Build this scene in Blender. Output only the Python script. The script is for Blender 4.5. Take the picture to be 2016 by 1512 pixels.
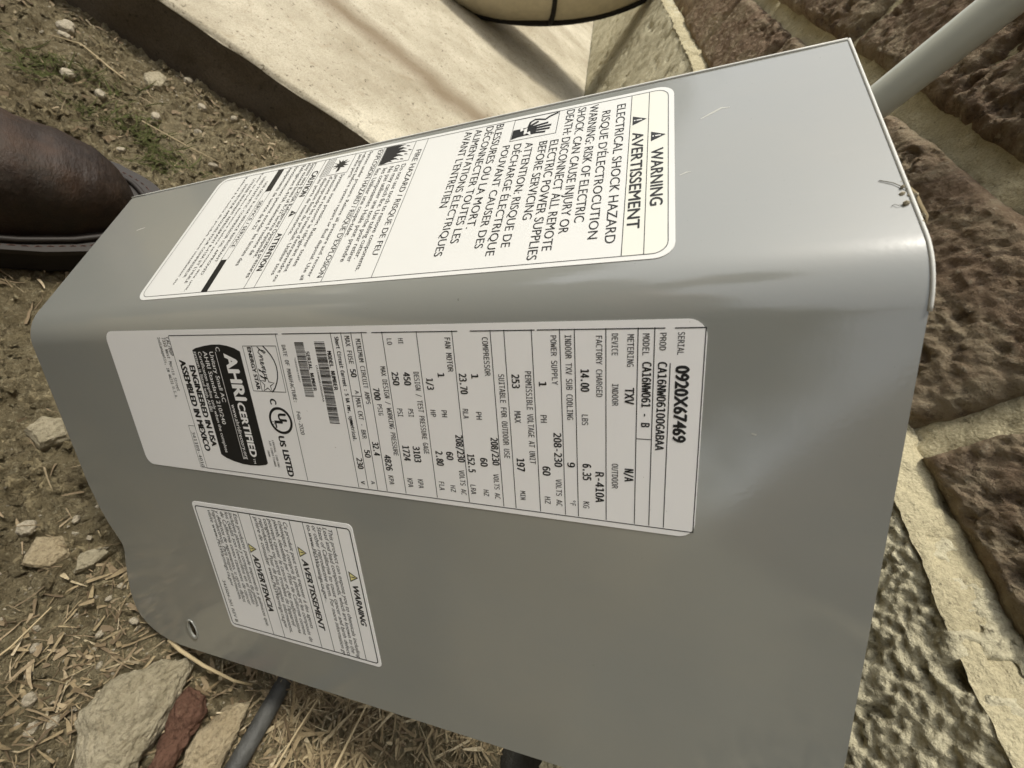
import bpy, bmesh, math, random
import numpy as np
from mathutils import Matrix, Vector
from mathutils.geometry import tessellate_polygon

scene = bpy.context.scene
for o in list(bpy.data.objects):
    bpy.data.objects.remove(o, do_unlink=True)
COL = scene.collection

# ------------------------------------------------------------------ camera
# x runs along the wall (facing it), y into the wall, z up; metres.
cam_d = bpy.data.cameras.new('camera')
cam_d.sensor_fit = 'HORIZONTAL'
cam_d.sensor_width = 36.0
cam_d.lens = 14.3485
cam_d.clip_start = 0.01
cam_d.clip_end = 500.0
cam_d.dof.use_dof = True
cam_d.dof.focus_distance = 0.17
cam_d.dof.aperture_fstop = 20.0
cam = bpy.data.objects.new('camera', cam_d)
COL.objects.link(cam)
cam.matrix_world = Matrix((
    (-0.15134055, -0.76343522, 0.62790342, 0.0),
    (0.83668943, -0.43718168, -0.32988329, 0.0),
    (0.52635239, 0.47543543, 0.70492149, 0.39),
    (0, 0, 0, 1)))
scene.camera = cam

# ------------------------------------------------------------------ light
SUN_DIR = Vector((-0.25, -0.20, 0.95)).normalized()      # towards the sun
world = bpy.data.worlds.new('World')
scene.world = world
world.use_nodes = True
wn = world.node_tree
for n in list(wn.nodes):
    wn.nodes.remove(n)
w_out = wn.nodes.new('ShaderNodeOutputWorld')
w_bg = wn.nodes.new('ShaderNodeBackground')
w_sky = wn.nodes.new('ShaderNodeTexSky')
w_sky.sky_type = 'NISHITA'
w_sky.sun_disc = False
w_sky.sun_elevation = math.asin(SUN_DIR.z)
w_sky.sun_rotation = math.atan2(SUN_DIR.x, SUN_DIR.y)
w_sky.air_density = 1.0
w_sky.dust_density = 2.0
w_hsv = wn.nodes.new('ShaderNodeHueSaturation')           # thin overcast: a paler, greyer sky
w_hsv.inputs['Saturation'].default_value = 0.30
w_tint = wn.nodes.new('ShaderNodeMix')
w_tint.data_type = 'RGBA'
w_tint.blend_type = 'MULTIPLY'
w_tint.inputs[0].default_value = 1.0
w_tint.inputs[7].default_value = (1.0, 0.985, 0.93, 1)
wn.links.new(w_sky.outputs[0], w_hsv.inputs['Color'])
wn.links.new(w_hsv.outputs[0], w_tint.inputs[6])
wn.links.new(w_tint.outputs[2], w_bg.inputs[0])
w_bg.inputs[1].default_value = 0.15
wn.links.new(w_bg.outputs[0], w_out.inputs[0])

sun_d = bpy.data.lights.new('sun', 'SUN')
sun_d.energy = 1.35
sun_d.angle = math.radians(10)
sun_d.color = (1.0, 0.95, 0.83)
sun = bpy.data.objects.new('sun', sun_d)
COL.objects.link(sun)
sun.rotation_euler = SUN_DIR.to_track_quat('Z', 'Y').to_euler()
sun.location = (-1, -1, 3)

vs = scene.view_settings
vs.view_transform = 'Standard'
vs.look = 'None'
vs.gamma = 1.0
vs.use_curve_mapping = False
vs.exposure = 1.10

# ------------------------------------------------------------------ helpers
rng = np.random.default_rng(7)
random.seed(7)

def _hash(x, y, z):
    with np.errstate(over='ignore'):
        h = (x.astype(np.int64) * 374761393 + y.astype(np.int64) * 668265263 + z.astype(np.int64) * 2147483647) & 0xFFFFFFFF
        h = ((h ^ (h >> 13)) * 1274126177) & 0xFFFFFFFF
        h = ((h ^ (h >> 16)) * 2246822519) & 0xFFFFFFFF
    return ((h ^ (h >> 15)) & 0xFFFFFF) / float(0xFFFFFF)

def vnoise(p):
    p = np.asarray(p, dtype=float)
    i = np.floor(p).astype(np.int64)
    f = p - i
    f = f * f * f * (f * (f * 6 - 15) + 10)
    r = 0
    for dx in (0, 1):
        for dy in (0, 1):
            for dz in (0, 1):
                w = (f[:, 0] if dx else 1 - f[:, 0]) * (f[:, 1] if dy else 1 - f[:, 1]) * (f[:, 2] if dz else 1 - f[:, 2])
                r = r + w * _hash(i[:, 0] + dx, i[:, 1] + dy, i[:, 2] + dz)
    return r * 2 - 1

def fbm(p, oct=4, gain=0.5):
    p = np.asarray(p, dtype=float)
    a, s, t = 1.0, 0, 0
    for k in range(oct):
        s = s + a * vnoise(p + 17.3 * k)
        t += a
        a *= gain
        p = p * 2.03
    return s / t

def worley(p):
    """distance to the nearest cell point, in cell units"""
    p = np.asarray(p, dtype=float)
    i = np.floor(p).astype(np.int64)
    d = np.full(len(p), 9.0)
    zero = np.zeros(len(p), dtype=np.int64)
    for dx in (-1, 0, 1):
        for dy in (-1, 0, 1):
            cx, cy = i[:, 0] + dx, i[:, 1] + dy
            px = cx + _hash(cx, cy, zero + 5)
            py = cy + _hash(cx, cy, zero + 11)
            d = np.minimum(d, np.hypot(px - p[:, 0], py - p[:, 1]))
    return d

def col3(xy, k, z=0.0):
    return np.column_stack([xy[:, 0] * k, xy[:, 1] * k, np.full(len(xy), z)])

def new_mesh(name, verts, faces, smooth=False):
    m = bpy.data.meshes.new(name)
    m.from_pydata([tuple(v) for v in verts], [], [tuple(f) for f in faces])
    m.update()
    if smooth:
        m.polygons.foreach_set('use_smooth', [True] * len(m.polygons))
    return m

def grid_mesh(name, V, nu, nv, smooth=True, flip=False):
    """V: (nu*nv,3) array, index i*nv+j"""
    i, j = np.meshgrid(np.arange(nu - 1), np.arange(nv - 1), indexing='ij')
    a = (i * nv + j).ravel()
    F = np.column_stack([a, a + nv, a + nv + 1, a + 1])
    if flip:
        F = F[:, ::-1]
    m = bpy.data.meshes.new(name)
    m.vertices.add(len(V))
    m.vertices.foreach_set('co', np.asarray(V, dtype=np.float32).ravel())
    m.loops.add(F.size)
    m.loops.foreach_set('vertex_index', F.astype(np.int32).ravel())
    m.polygons.add(len(F))
    m.polygons.foreach_set('loop_start', np.arange(0, F.size, 4, dtype=np.int32))
    m.polygons.foreach_set('use_smooth', np.full(len(F), smooth))
    m.update(calc_edges=True)
    m.validate()
    return m

def link(name, mesh, mat=None, parent=None, loc=None):
    o = bpy.data.objects.new(name, mesh)
    COL.objects.link(o)
    if mat is not None and mesh is not None:
        if not mesh.materials:
            mesh.materials.append(mat)
    if parent is not None:
        o.parent = parent
    if loc is not None:
        o.location = loc
    return o

def tag(o, label, cat, group=None):
    o['label'] = label
    o['category'] = cat
    if group:
        o['group'] = group
    return o

def bm_link(name, bm, mat, parent=None, smooth=False, loc=None):
    me = bpy.data.meshes.new(name)
    bmesh.ops.recalc_face_normals(bm, faces=bm.faces[:])
    bm.to_mesh(me)
    bm.free()
    if smooth:
        me.polygons.foreach_set('use_smooth', [True] * len(me.polygons))
    return link(name, me, mat, parent, loc)

def tube_mesh(name, pts, radii, seg=16, cap=True, smooth=True):
    pts = [Vector(p) for p in pts]
    if not hasattr(radii, '__len__'):
        radii = [radii] * len(pts)
    V, F = [], []
    prev = None
    for k, p in enumerate(pts):
        d = (pts[min(k + 1, len(pts) - 1)] - pts[max(k - 1, 0)]).normalized()
        if prev is None:
            a = d.orthogonal().normalized()
        else:
            a = (prev - d * prev.dot(d)).normalized()
        prev = a
        b = d.cross(a)
        for s in range(seg):
            t = 2 * math.pi * s / seg
            V.append(p + (a * math.cos(t) + b * math.sin(t)) * radii[k])
    n = len(pts)
    for k in range(n - 1):
        for s in range(seg):
            F.append((k * seg + s, k * seg + (s + 1) % seg, (k + 1) * seg + (s + 1) % seg, (k + 1) * seg + s))
    if cap:
        F.append(tuple(reversed(range(seg))))
        F.append(tuple((n - 1) * seg + s for s in range(seg)))
    return new_mesh(name, V, F, smooth)

# ------------------------------------------------------------------ materials
class NT:
    def __init__(s, name):
        s.m = bpy.data.materials.new(name)
        s.m.use_nodes = True
        s.t = s.m.node_tree
        s.b = s.t.nodes['Principled BSDF']
        s.out = s.t.nodes['Material Output']
        s._co = None
    def n(s, kind, **kw):
        x = s.t.nodes.new(kind)
        for k, v in kw.items():
            setattr(x, k, v)
        return x
    def l(s, a, b):
        s.t.links.new(a, b)
    def co(s, scale=(1, 1, 1), kind='Object'):
        if s._co is None:
            s._co = s.n('ShaderNodeTexCoord')
        mp = s.n('ShaderNodeMapping')
        mp.inputs['Scale'].default_value = scale
        s.l(s._co.outputs[kind], mp.inputs[0])
        return mp.outputs[0]
    def noise(s, scale, detail=4, rough=0.55, stretch=(1, 1, 1), dist=0.0):
        x = s.n('ShaderNodeTexNoise')
        x.inputs['Scale'].default_value = scale
        x.inputs['Detail'].default_value = detail
        x.inputs['Roughness'].default_value = rough
        x.inputs['Distortion'].default_value = dist
        s.l(s.co(stretch), x.inputs['Vector'])
        return x.outputs[0]
    def vor(s, scale, feature='F1', stretch=(1, 1, 1)):
        x = s.n('ShaderNodeTexVoronoi', feature=feature)
        x.inputs['Scale'].default_value = scale
        s.l(s.co(stretch), x.inputs['Vector'])
        return x
    def ramp(s, fac, stops):
        r = s.n('ShaderNodeValToRGB')
        e = r.color_ramp.elements
        while len(e) < len(stops):
            e.new(0.5)
        for k, (p, c) in enumerate(stops):
            e[k].position = p
            e[k].color = (c, c, c, 1) if not hasattr(c, '__len__') else (*c, 1)
        s.l(fac, r.inputs[0])
        return r.outputs[0]
    def mix(s, fac, a, b, mode='MIX'):
        x = s.n('ShaderNodeMix', data_type='RGBA', blend_type=mode)
        for i, v in ((0, fac), (6, a), (7, b)):
            if hasattr(v, 'is_linked'):
                s.l(v, x.inputs[i])
            elif i == 0:
                x.inputs[0].default_value = v
            else:
                x.inputs[i].default_value = (*v, 1) if hasattr(v, '__len__') else (v, v, v, 1)
        return x.outputs[2]
    def bump(s, h, strength, dist, prev=None):
        b = s.n('ShaderNodeBump')
        b.inputs['Strength'].default_value = strength
        b.inputs['Distance'].default_value = dist
        s.l(h, b.inputs['Height'])
        if prev is not None:
            s.l(prev, b.inputs['Normal'])
        return b.outputs[0]
    def fin(s, color=None, rough=0.8, normal=None, spec=0.5, metal=0.0):
        for key, v in (('Base Color', color), ('Roughness', rough), ('Normal', normal)):
            if v is None:
                continue
            if hasattr(v, 'is_linked'):
                s.l(v, s.b.inputs[key])
            else:
                s.b.inputs[key].default_value = (*v, 1) if hasattr(v, '__len__') else v
        s.b.inputs['Specular IOR Level'].default_value = spec
        s.b.inputs['Metallic'].default_value = metal
        return s.m
    def rnd(s):
        return s.n('ShaderNodeObjectInfo').outputs['Random']

def simple(name, color, rough=0.7, spec=0.4, bump=None, vary=0.0):
    t = NT(name)
    c = color
    if vary:
        c = t.mix(t.noise(60, 4), tuple(v * (1 - vary) for v in color), tuple(min(1, v * (1 + vary)) for v in color))
    nrm = t.bump(t.noise(bump[0], 5), bump[1], bump[2]) if bump else None
    return t.fin(c, rough, nrm, spec)

# bare earth with crumbs and pale grit
t = NT('dirt')
c = t.ramp(t.noise(9, 5, 0.6), [(0.30, (0.245, 0.196, 0.112)), (0.52, (0.365, 0.302, 0.180)), (0.75, (0.475, 0.405, 0.258))])
c = t.mix(t.ramp(t.noise(75, 6, 0.7), [(0.42, 0.0), (0.66, 0.8)]), c, (0.44, 0.372, 0.235))
c = t.mix(t.ramp(t.noise(300, 3, 0.6), [(0.58, 0.0), (0.68, 0.8)]), c, (0.56, 0.49, 0.33))
c = t.mix(t.ramp(t.noise(140, 5, 0.72, dist=1.2), [(0.31, 0.8), (0.43, 0.0)]), c, (0.075, 0.053, 0.032))
nb = t.bump(t.noise(120, 6, 0.72), 1.0, 0.006)
nb = t.bump(t.noise(480, 4, 0.7), 1.0, 0.0018, nb)
M_dirt = t.fin(c, 0.95, nb, 0.12)

# weathered concrete
def concrete(name, lo, hi, stain, pit=0.5, sc=1.0):
    t = NT(name)
    c = t.ramp(t.noise(6 * sc, 7, 0.68), [(0.34, lo), (0.66, hi)])
    c = t.mix(t.ramp(t.noise(38 * sc, 5, 0.7, dist=0.6), [(0.56, 0.0), (0.74, 0.55)]), c, stain)
    c = t.mix(t.ramp(t.noise(170 * sc, 3, 0.6), [(0.62, 0.0), (0.70, pit)]), c, tuple(v * 0.35 for v in stain))
    c = t.mix(t.ramp(t.noise(520 * sc, 3, 0.65), [(0.35, 0.45), (0.60, 0.0)]), c, tuple(v * 0.55 for v in lo))
    nb = t.bump(t.noise(55 * sc, 6, 0.7), 0.6, 0.003)
    nb = t.bump(t.noise(330 * sc, 4, 0.7), 0.9, 0.0012, nb)
    return t, c, nb
t, c, nb = concrete('pad_concrete', (0.36, 0.315, 0.23), (0.62, 0.57, 0.45), (0.27, 0.205, 0.125), 0.9)
# a brownish run-off streak along the slab, and green-grey dirt along its edge
sx = t.n('ShaderNodeSeparateXYZ')
t.l(t.co(), sx.inputs[0])
wob = t.n('ShaderNodeMath', operation='MULTIPLY_ADD')
t.l(t.noise(5, 3), wob.inputs[0]); wob.inputs[1].default_value = 0.10; t.l(sx.outputs[0], wob.inputs[2])
band = t.n('ShaderNodeMath', operation='ADD'); t.l(wob.outputs[0], band.inputs[0]); band.inputs[1].default_value = 0.225
ab = t.n('ShaderNodeMath', operation='ABSOLUTE'); t.l(band.outputs[0], ab.inputs[0])
sc_ = t.n('ShaderNodeMath', operation='MULTIPLY'); t.l(ab.outputs[0], sc_.inputs[0]); sc_.inputs[1].default_value = 14.0
c = t.mix(t.ramp(sc_.outputs[0], [(0.08, 0.80), (0.75, 0.0)]), c, (0.175, 0.128, 0.078))
M_pad = t.fin(c, 0.9, nb, 0.2)
t, c, nb = concrete('mud_and_shade_concrete', (0.100, 0.080, 0.056), (0.17, 0.138, 0.098), (0.060, 0.052, 0.034))  # pad side: soil stain, with its shade also put into the dark colour
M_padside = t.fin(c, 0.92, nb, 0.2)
t, c, nb = concrete('foundation_concrete', (0.39, 0.352, 0.24), (0.64, 0.588, 0.42), (0.17, 0.145, 0.095), 0.85, 1.6)
M_found = t.fin(c, 0.95, nb, 0.15)
t, c, nb = concrete('mortar', (0.42, 0.368, 0.235), (0.62, 0.552, 0.37), (0.22, 0.18, 0.11), 0.6, 2.0)
M_mortar = t.fin(c, 0.95, nb, 0.15)
M_foot_dark = simple('dark_foot_coat', (0.045, 0.043, 0.036), 0.75, 0.4, (140, 0.7, 0.003), 0.4)  # dark colour for the lowest strip of the foundation

# rough wire-cut brick: red-brown with black firing spots and mortar smears
t = NT('brick')
rnd = t.rnd()
base = t.mix(rnd, (0.165, 0.106, 0.064), (0.310, 0.228, 0.142))
c = t.mix(t.ramp(t.noise(30, 7, 0.72, (1, 1, 1.8)), [(0.36, 0.0), (0.64, 1.0)]), base, (0.34, 0.245, 0.168))
c = t.mix(t.ramp(t.noise(17, 6, 0.7, dist=0.8), [(0.28, 0.8), (0.43, 0.0)]), c, (0.055, 0.036, 0.028))
c = t.mix(t.ramp(t.noise(15, 8, 0.78, (1, 1, 1.5), dist=1.0), [(0.44, 0.0), (0.62, 0.85)]), c, (0.44, 0.365, 0.245))
c = t.mix(t.ramp(t.noise(120, 5, 0.75), [(0.34, 0.6), (0.47, 0.0)]), c, (0.062, 0.042, 0.031))
c = t.mix(t.ramp(t.noise(260, 4, 0.7), [(0.58, 0.0), (0.68, 0.75)]), c, (0.46, 0.385, 0.28))
nb = t.bump(t.noise(90, 8, 0.8, (1, 1, 1.6)), 0.9, 0.005)
nb = t.bump(t.noise(520, 4, 0.75), 1.0, 0.0022, nb)
M_brick = t.fin(c, 0.92, nb, 0.2)

# grey baked enamel on sheet steel, lightly dusty
t = NT('grey_enamel')
dust = t.ramp(t.noise(14, 6, 0.6), [(0.35, 0.0), (0.8, 0.28)])
c = t.mix(dust, (0.246, 0.252, 0.234), (0.296, 0.294, 0.262))
c = t.mix(t.ramp(t.noise(900, 2, 0.5), [(0.76, 0.0), (0.80, 0.6)]), c, (0.07, 0.065, 0.05))
c = t.mix(t.ramp(t.noise(240, 6, 0.75, (0.25, 1, 1)), [(0.60, 0.0), (0.80, 0.18)]), c, (0.33, 0.33, 0.30))
c = t.mix(t.ramp(t.noise(5, 7, 0.7, (0.6, 1, 1)), [(0.48, 0.0), (0.72, 0.35)]), c, (0.30, 0.285, 0.235))
rr = t.ramp(t.noise(30, 6, 0.7), [(0.3, 0.10), (0.75, 0.17)])
nb = t.bump(t.noise(700, 2, 0.5), 0.05, 0.0003)
nb = t.bump(t.noise(7, 2, 0.5), 0.35, 0.004, nb)
M_steel = t.fin(c, rr, nb, 1.0)

def label_mat(name, col):
    t = NT(name)
    c = t.mix(t.ramp(t.noise(25, 5, 0.6), [(0.35, 0.0), (0.8, 0.35)]), col, tuple(v * 0.93 for v in col))
    c = t.mix(t.ramp(t.noise(800, 2, 0.5), [(0.77, 0.0), (0.80, 0.6)]), c, (0.20, 0.18, 0.14))
    return t.fin(c, 0.42, t.bump(t.noise(40, 3), 0.05, 0.001), 0.4)
M_lab_w = label_mat('label_white', (0.70, 0.70, 0.675))
M_lab_s = label_mat('label_silver_white', (0.84, 0.835, 0.83))
M_ink = simple('black_ink', (0.012, 0.012, 0.012), 0.5, 0.4)
M_ink_grey = simple('grey_ink', (0.22, 0.21, 0.19), 0.5, 0.4)
M_cream = simple('pale_yellow_print', (0.70, 0.70, 0.63), 0.45, 0.4)
M_yel = simple('yellow_print', (0.72, 0.66, 0.30), 0.45, 0.4)
M_hole = simple('dark_inside', (0.02, 0.018, 0.014), 0.9, 0.2)
M_pvc = simple('grey_pvc', (0.54, 0.55, 0.48), 0.38, 0.5, (300, 0.06, 0.0004), 0.06)
M_canvas = simple('beige_canvas', (0.54, 0.48, 0.35), 0.9, 0.2, (420, 0.5, 0.001), 0.2)
M_black = simple('black_webbing', (0.014, 0.012, 0.010), 0.8, 0.3)
M_hose = simple('black_polypipe', (0.060, 0.060, 0.056), 0.6, 0.4, (160, 0.8, 0.002), 0.7)
t = NT('brown_leather')
c = t.ramp(t.noise(20, 7, 0.68), [(0.28, (0.010, 0.007, 0.006)), (0.50, (0.026, 0.016, 0.011)), (0.74, (0.062, 0.034, 0.020))])
c = t.mix(t.ramp(t.noise(9, 4, 0.6), [(0.50, 0.0), (0.72, 0.55)]), c, (0.040, 0.042, 0.034))
c = t.mix(t.ramp(t.noise(110, 5, 0.75, (1, 0.35, 1)), [(0.54, 0.0), (0.72, 0.5)]), c, (0.075, 0.050, 0.034))
nb = t.bump(t.noise(70, 6, 0.65, (0.5, 1.6, 1)), 0.6, 0.004)
nb = t.bump(t.noise(700, 3), 0.5, 0.0006, nb)
M_leather = t.fin(c, t.ramp(t.noise(35, 5, 0.6), [(0.3, 0.45), (0.7, 0.7)]), nb, 0.25)
M_sole = simple('black_rubber', (0.016, 0.013, 0.011), 0.75, 0.3, (120, 0.4, 0.002))
M_welt = simple('welt_leather', (0.020, 0.015, 0.012), 0.6, 0.4)
M_thread = simple('waxed_thread', (0.07, 0.036, 0.028), 0.7, 0.3)

def stone(name, lo, hi, spot):
    t = NT(name)
    c = t.ramp(t.noise(45, 6, 0.65), [(0.3, lo), (0.7, hi)])
    c = t.mix(t.ramp(t.noise(150, 5, 0.7), [(0.57, 0.0), (0.70, 0.7)]), c, spot)
    c = t.mix(t.ramp(t.noise(420, 4, 0.7), [(0.36, 0.6), (0.50, 0.0)]), c, tuple(v * 0.5 for v in lo))
    nb = t.bump(t.noise(130, 7, 0.75), 1.0, 0.004)
    nb = t.bump(t.noise(600, 4, 0.7), 0.9, 0.001, nb)
    return t.fin(c, 0.93, nb, 0.15)
M_lime = stone('limestone', (0.35, 0.305, 0.205), (0.53, 0.47, 0.345), (0.22, 0.17, 0.10))
M_red = stone('brick_shard', (0.125, 0.066, 0.045), (0.195, 0.108, 0.075), (0.27, 0.18, 0.12))
M_tan = stone('tan_stone', (0.38, 0.305, 0.19), (0.54, 0.455, 0.31), (0.17, 0.125, 0.07))
M_peb = stone('pale_pebble', (0.42, 0.365, 0.265), (0.60, 0.54, 0.43), (0.28, 0.22, 0.14))
def straw_mat(name, stops):
    t = NT(name)
    at = t.n('ShaderNodeAttribute'); at.attribute_name = 'tone'
    c = t.ramp(at.outputs['Fac'], stops)
    c = t.mix(t.ramp(t.noise(400, 4, 0.7), [(0.4, 0.5), (0.6, 0.0)]), c, (0.13, 0.095, 0.055))
    return t.fin(c, 0.8, None, 0.25)
M_straw = straw_mat('straw', [(0.0, (0.12, 0.086, 0.050)), (0.35, (0.26, 0.20, 0.115)), (0.7, (0.38, 0.305, 0.18)), (1.0, (0.52, 0.44, 0.29))])
M_straw2 = straw_mat('dull_straw', [(0.0, (0.10, 0.072, 0.044)), (0.45, (0.26, 0.198, 0.124)), (0.8, (0.40, 0.32, 0.205)), (1.0, (0.54, 0.455, 0.31))])
M_stalk = simple('dry_stalk', (0.44, 0.355, 0.215), 0.75, 0.3, None, 0.35)
M_grass = simple('grass_blade', (0.066, 0.072, 0.026), 0.9, 0.1, None, 0.4)
M_denim = simple('dark_denim', (0.035, 0.042, 0.060), 0.9, 0.2, (500, 0.4, 0.0006), 0.25)
M_shirt = simple('grey_cotton', (0.10, 0.10, 0.095), 0.9, 0.2, (400, 0.3, 0.0006), 0.15)
M_skin = simple('skin', (0.42, 0.27, 0.20), 0.55, 0.4, (500, 0.1, 0.0004), 0.08)
M_hair = simple('hair', (0.03, 0.022, 0.016), 0.6, 0.4, (300, 0.8, 0.003))
M_fibre = simple('dead_fibre', (0.22, 0.21, 0.17), 0.85, 0.2)
M_edge = simple('bare_edge_highlight', (0.62, 0.62, 0.58), 0.5, 0.5)  # light caught along the sheet edge, put into the hem's pale colour
M_crumb = simple('dry_crumb', (0.33, 0.29, 0.21), 0.9, 0.1, None, 0.4)
M_leaf = simple('dry_leaf', (0.24, 0.19, 0.11), 0.8, 0.2, None, 0.3)

# ------------------------------------------------------------------ ground
def ground_h(xy):
    xy = np.atleast_2d(np.asarray(xy, dtype=float))
    x, y = xy[:, 0], xy[:, 1]
    near = np.exp(-np.maximum(0, np.hypot(x + 0.25, y + 0.12) - 0.9) * 1.5)      # fine crumbs only where they can be seen
    h = 0.010 * fbm(col3(xy, 7), 3)
    w = worley(xy * 42 + 0.35 * np.column_stack([vnoise(col3(xy, 30)), vnoise(col3(xy, 30, 9.0))]))
    lump = np.clip(fbm(col3(xy, 9, 3.3), 3) + 0.15, 0, 1)
    h = h + near * lump * 0.024 * np.clip(0.62 - w, 0, 1)
    w2 = worley(xy * 120 + 0.3 * np.column_stack([vnoise(col3(xy, 80)), vnoise(col3(xy, 80, 4.0))]))
    h = h + near * 0.0060 * np.clip(0.55 - w2, 0, 1) * 2 * (0.4 + np.abs(vnoise(col3(xy, 40, 8.0))))
    h = h + near * 0.0058 * fbm(col3(xy, 95), 4, 0.66)
    h = h - 0.004
    heap = np.clip((y - 0.10) / 0.10, 0, 1)
    h = h + 0.055 * heap * heap * np.clip(1 - np.abs(x - 0.02) / 0.5, 0, 1)
    return h

def stretch(lo, hi, step, far):
    core = list(np.arange(lo, hi, step))
    a, b, d = [], [], step
    v = lo
    while v > -far:
        d *= 1.45; v -= d; a.append(v)
    v, d = core[-1], step
    while v < far:
        d *= 1.45; v += d; b.append(v)
    return np.array(a[::-1] + core + b)

gx = stretch(-0.74, 0.13, 0.0021, 120.0)
gy = stretch(-0.53, 0.24, 0.0021, 120.0)
GX, GY = np.meshgrid(gx, gy, indexing='ij')
gxy = np.column_stack([GX.ravel(), GY.ravel()])
gz = ground_h(gxy)
ground = link('ground', grid_mesh('ground', np.column_stack([gxy, gz]), len(gx), len(gy)), M_dirt)
ground['kind'] = 'structure'

def gz_at(x, y):
    return float(ground_h([(x, y)])[0])

# ------------------------------------------------------------------ equipment pad
PAD_X, PAD_Z = -0.559, 0.0663
pad = bpy.data.objects.new('concrete_pad', None); COL.objects.link(pad); pad.location = (PAD_X, -0.95, 0.0)
tag(pad, 'pale weathered concrete equipment pad lying against the brick wall', 'concrete pad')
def pad_grid(fn, nu, nv, name, mat, flip):
    uu, vv = np.meshgrid(np.linspace(0, 1, nu), np.linspace(0, 1, nv), indexing='ij')
    V = fn(uu.ravel(), vv.ravel())
    return link(name, grid_mesh(name, V, nu, nv, True, flip), mat, pad)
PAD_L, PAD_D = 2.6, 1.148
def pad_top(u, v):
    x = -PAD_L * u ** 1.6
    y = PAD_D * v
    p = np.column_stack([x, y])
    edge = np.clip(-x / 0.007, 0, 1)
    z = PAD_Z + 0.0012 * fbm(col3(p, 30), 4) - 0.006 * (1 - edge) ** 2 + 0.0016 * np.clip(fbm(col3(p, 6), 2), -1, 1)
    x = x + 0.003 * fbm(col3(p, 25, 2.0), 4) * (u < 0.001)
    return np.column_stack([x, y, z])
pad_grid(pad_top, 300, 200, 'top_face', M_pad, True)
def pad_side(u, v):
    y = PAD_D * u
    z0 = -0.03
    p = np.column_stack([np.zeros_like(y), y])
    z1 = PAD_Z - 0.006 + 0.0012 * fbm(col3(p, 30), 4) + 0.0016 * np.clip(fbm(col3(p, 6), 2), -1, 1)
    z = z0 + (z1 - z0) * v
    q = np.column_stack([y, z])
    x = 0.003 * fbm(col3(p, 25, 2.0), 4) * v + 0.0035 * fbm(col3(q, 28), 4) * (1 - v ** 8) + 0.004 * (1 - v)
    return np.column_stack([x, y, z])
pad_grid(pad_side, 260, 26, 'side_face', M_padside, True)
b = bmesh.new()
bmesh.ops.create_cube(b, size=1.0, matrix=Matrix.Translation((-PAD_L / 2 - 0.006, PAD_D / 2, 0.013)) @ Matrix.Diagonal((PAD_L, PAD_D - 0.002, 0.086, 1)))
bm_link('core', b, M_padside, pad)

# ------------------------------------------------------------------ brick wall
WY = 0.2106                    # brick face
FY = 0.2000                    # foundation face
BED0 = 0.345                   # underside of the lowest course
BRH, JNT, PITCH = 0.0716, 0.0138, 0.221
wall = bpy.data.objects.new('brick_wall', None); COL.objects.link(wall); wall.location = (0, WY, 0)
tag(wall, 'rough red-brown brick wall with pale mortar joints on a concrete foundation', 'brick wall')

def wgrid(name, x0, x1, z0, z1, step, fn, mat):
    nx, nz = max(2, int((x1 - x0) / step)), max(2, int((z1 - z0) / step))
    XX, ZZ = np.meshgrid(np.linspace(x0, x1, nx), np.linspace(z0, z1, nz), indexing='ij')
    p = np.column_stack([XX.ravel(), ZZ.ravel()])
    y = fn(p)
    return link(name, grid_mesh(name, np.column_stack([p[:, 0], y, p[:, 1]]), nx, nz, True, True), mat, wall)

def mortar_y(p):
    # recessed joint mortar, squeezed out unevenly
    return 0.0075 + 0.0035 * fbm(col3(p, 22), 4) + 0.0022 * fbm(col3(p, 150), 4, 0.68)
wgrid('mortar', -1.2, 0.20, BED0 - 0.002, 0.60, 0.0020, mortar_y, M_mortar)
wgrid('mortar', -1.2, 0.20, 0.602, 0.70, 0.05, mortar_y, M_mortar)
wgrid('mortar', -6.0, -1.202, BED0 - 0.002, 0.70, 0.05, mortar_y, M_mortar)
wgrid('mortar', 0.202, 4.0, BED0 - 0.002, 0.70, 0.05, mortar_y, M_mortar)

def found_y(p):
    x, z = p[:, 0], p[:, 1]
    q = p + 0.0012 * np.column_stack([vnoise(col3(p, 90, 2.0)), vnoise(col3(p, 90, 6.0))])
    pit = np.clip(fbm(col3(q, 150, 1.0), 4, 0.7) - 0.10, 0, 1)
    pit2 = np.clip(fbm(col3(q, 300, 5.0), 2, 0.6) - 0.12, 0, 1)
    grain = 0.62 - worley(q * 330)
    holes = np.clip(fbm(col3(p, 95, 8.0), 3, 0.6) - 0.30, 0, 1)
    y = (FY - WY) + 0.0026 * fbm(col3(p, 14), 3) - 0.0005 * np.clip(grain, 0, 1) * 2 - 0.0020 * fbm(col3(p, 420), 2, 0.8) - 0.0012 * fbm(col3(p, 60, 3.0), 5, 0.7) + 0.003 * pit + 0.004 * pit2 + 0.034 * holes
    wash = np.clip((z - 0.331 + 0.003 * fbm(col3(p, 20, 7.0), 3)) / 0.016, 0, 1)
    return y + 0.0165 * wash ** 1.3
wgrid('foundation', -0.16, 0.12, 0.18, BED0 + 0.002, 0.0009, found_y, M_found)
wgrid('foundation', -0.16, 0.12, 0.112, 0.1805, 0.002, found_y, M_found)
wgrid('foundation', -0.302, -0.1595, -0.05, BED0 + 0.002, 0.003, found_y, M_found)
wgrid('foundation', -2.2, -0.302, -0.05, BED0 + 0.002, 0.005, found_y, M_found)
wgrid('foundation', -6.0, -2.202, -0.05, BED0 + 0.002, 0.05, found_y, M_found)
wgrid('foundation', 0.1195, 4.0, -0.05, BED0 + 0.002, 0.05, found_y, M_found)
wgrid('dark_foot_band', -0.165, 0.125, -0.05, 0.1118, 0.004, lambda p: (FY - WY) + 0.010 + 0.004 * fbm(col3(p, 40), 4), M_foot_dark)
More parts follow.
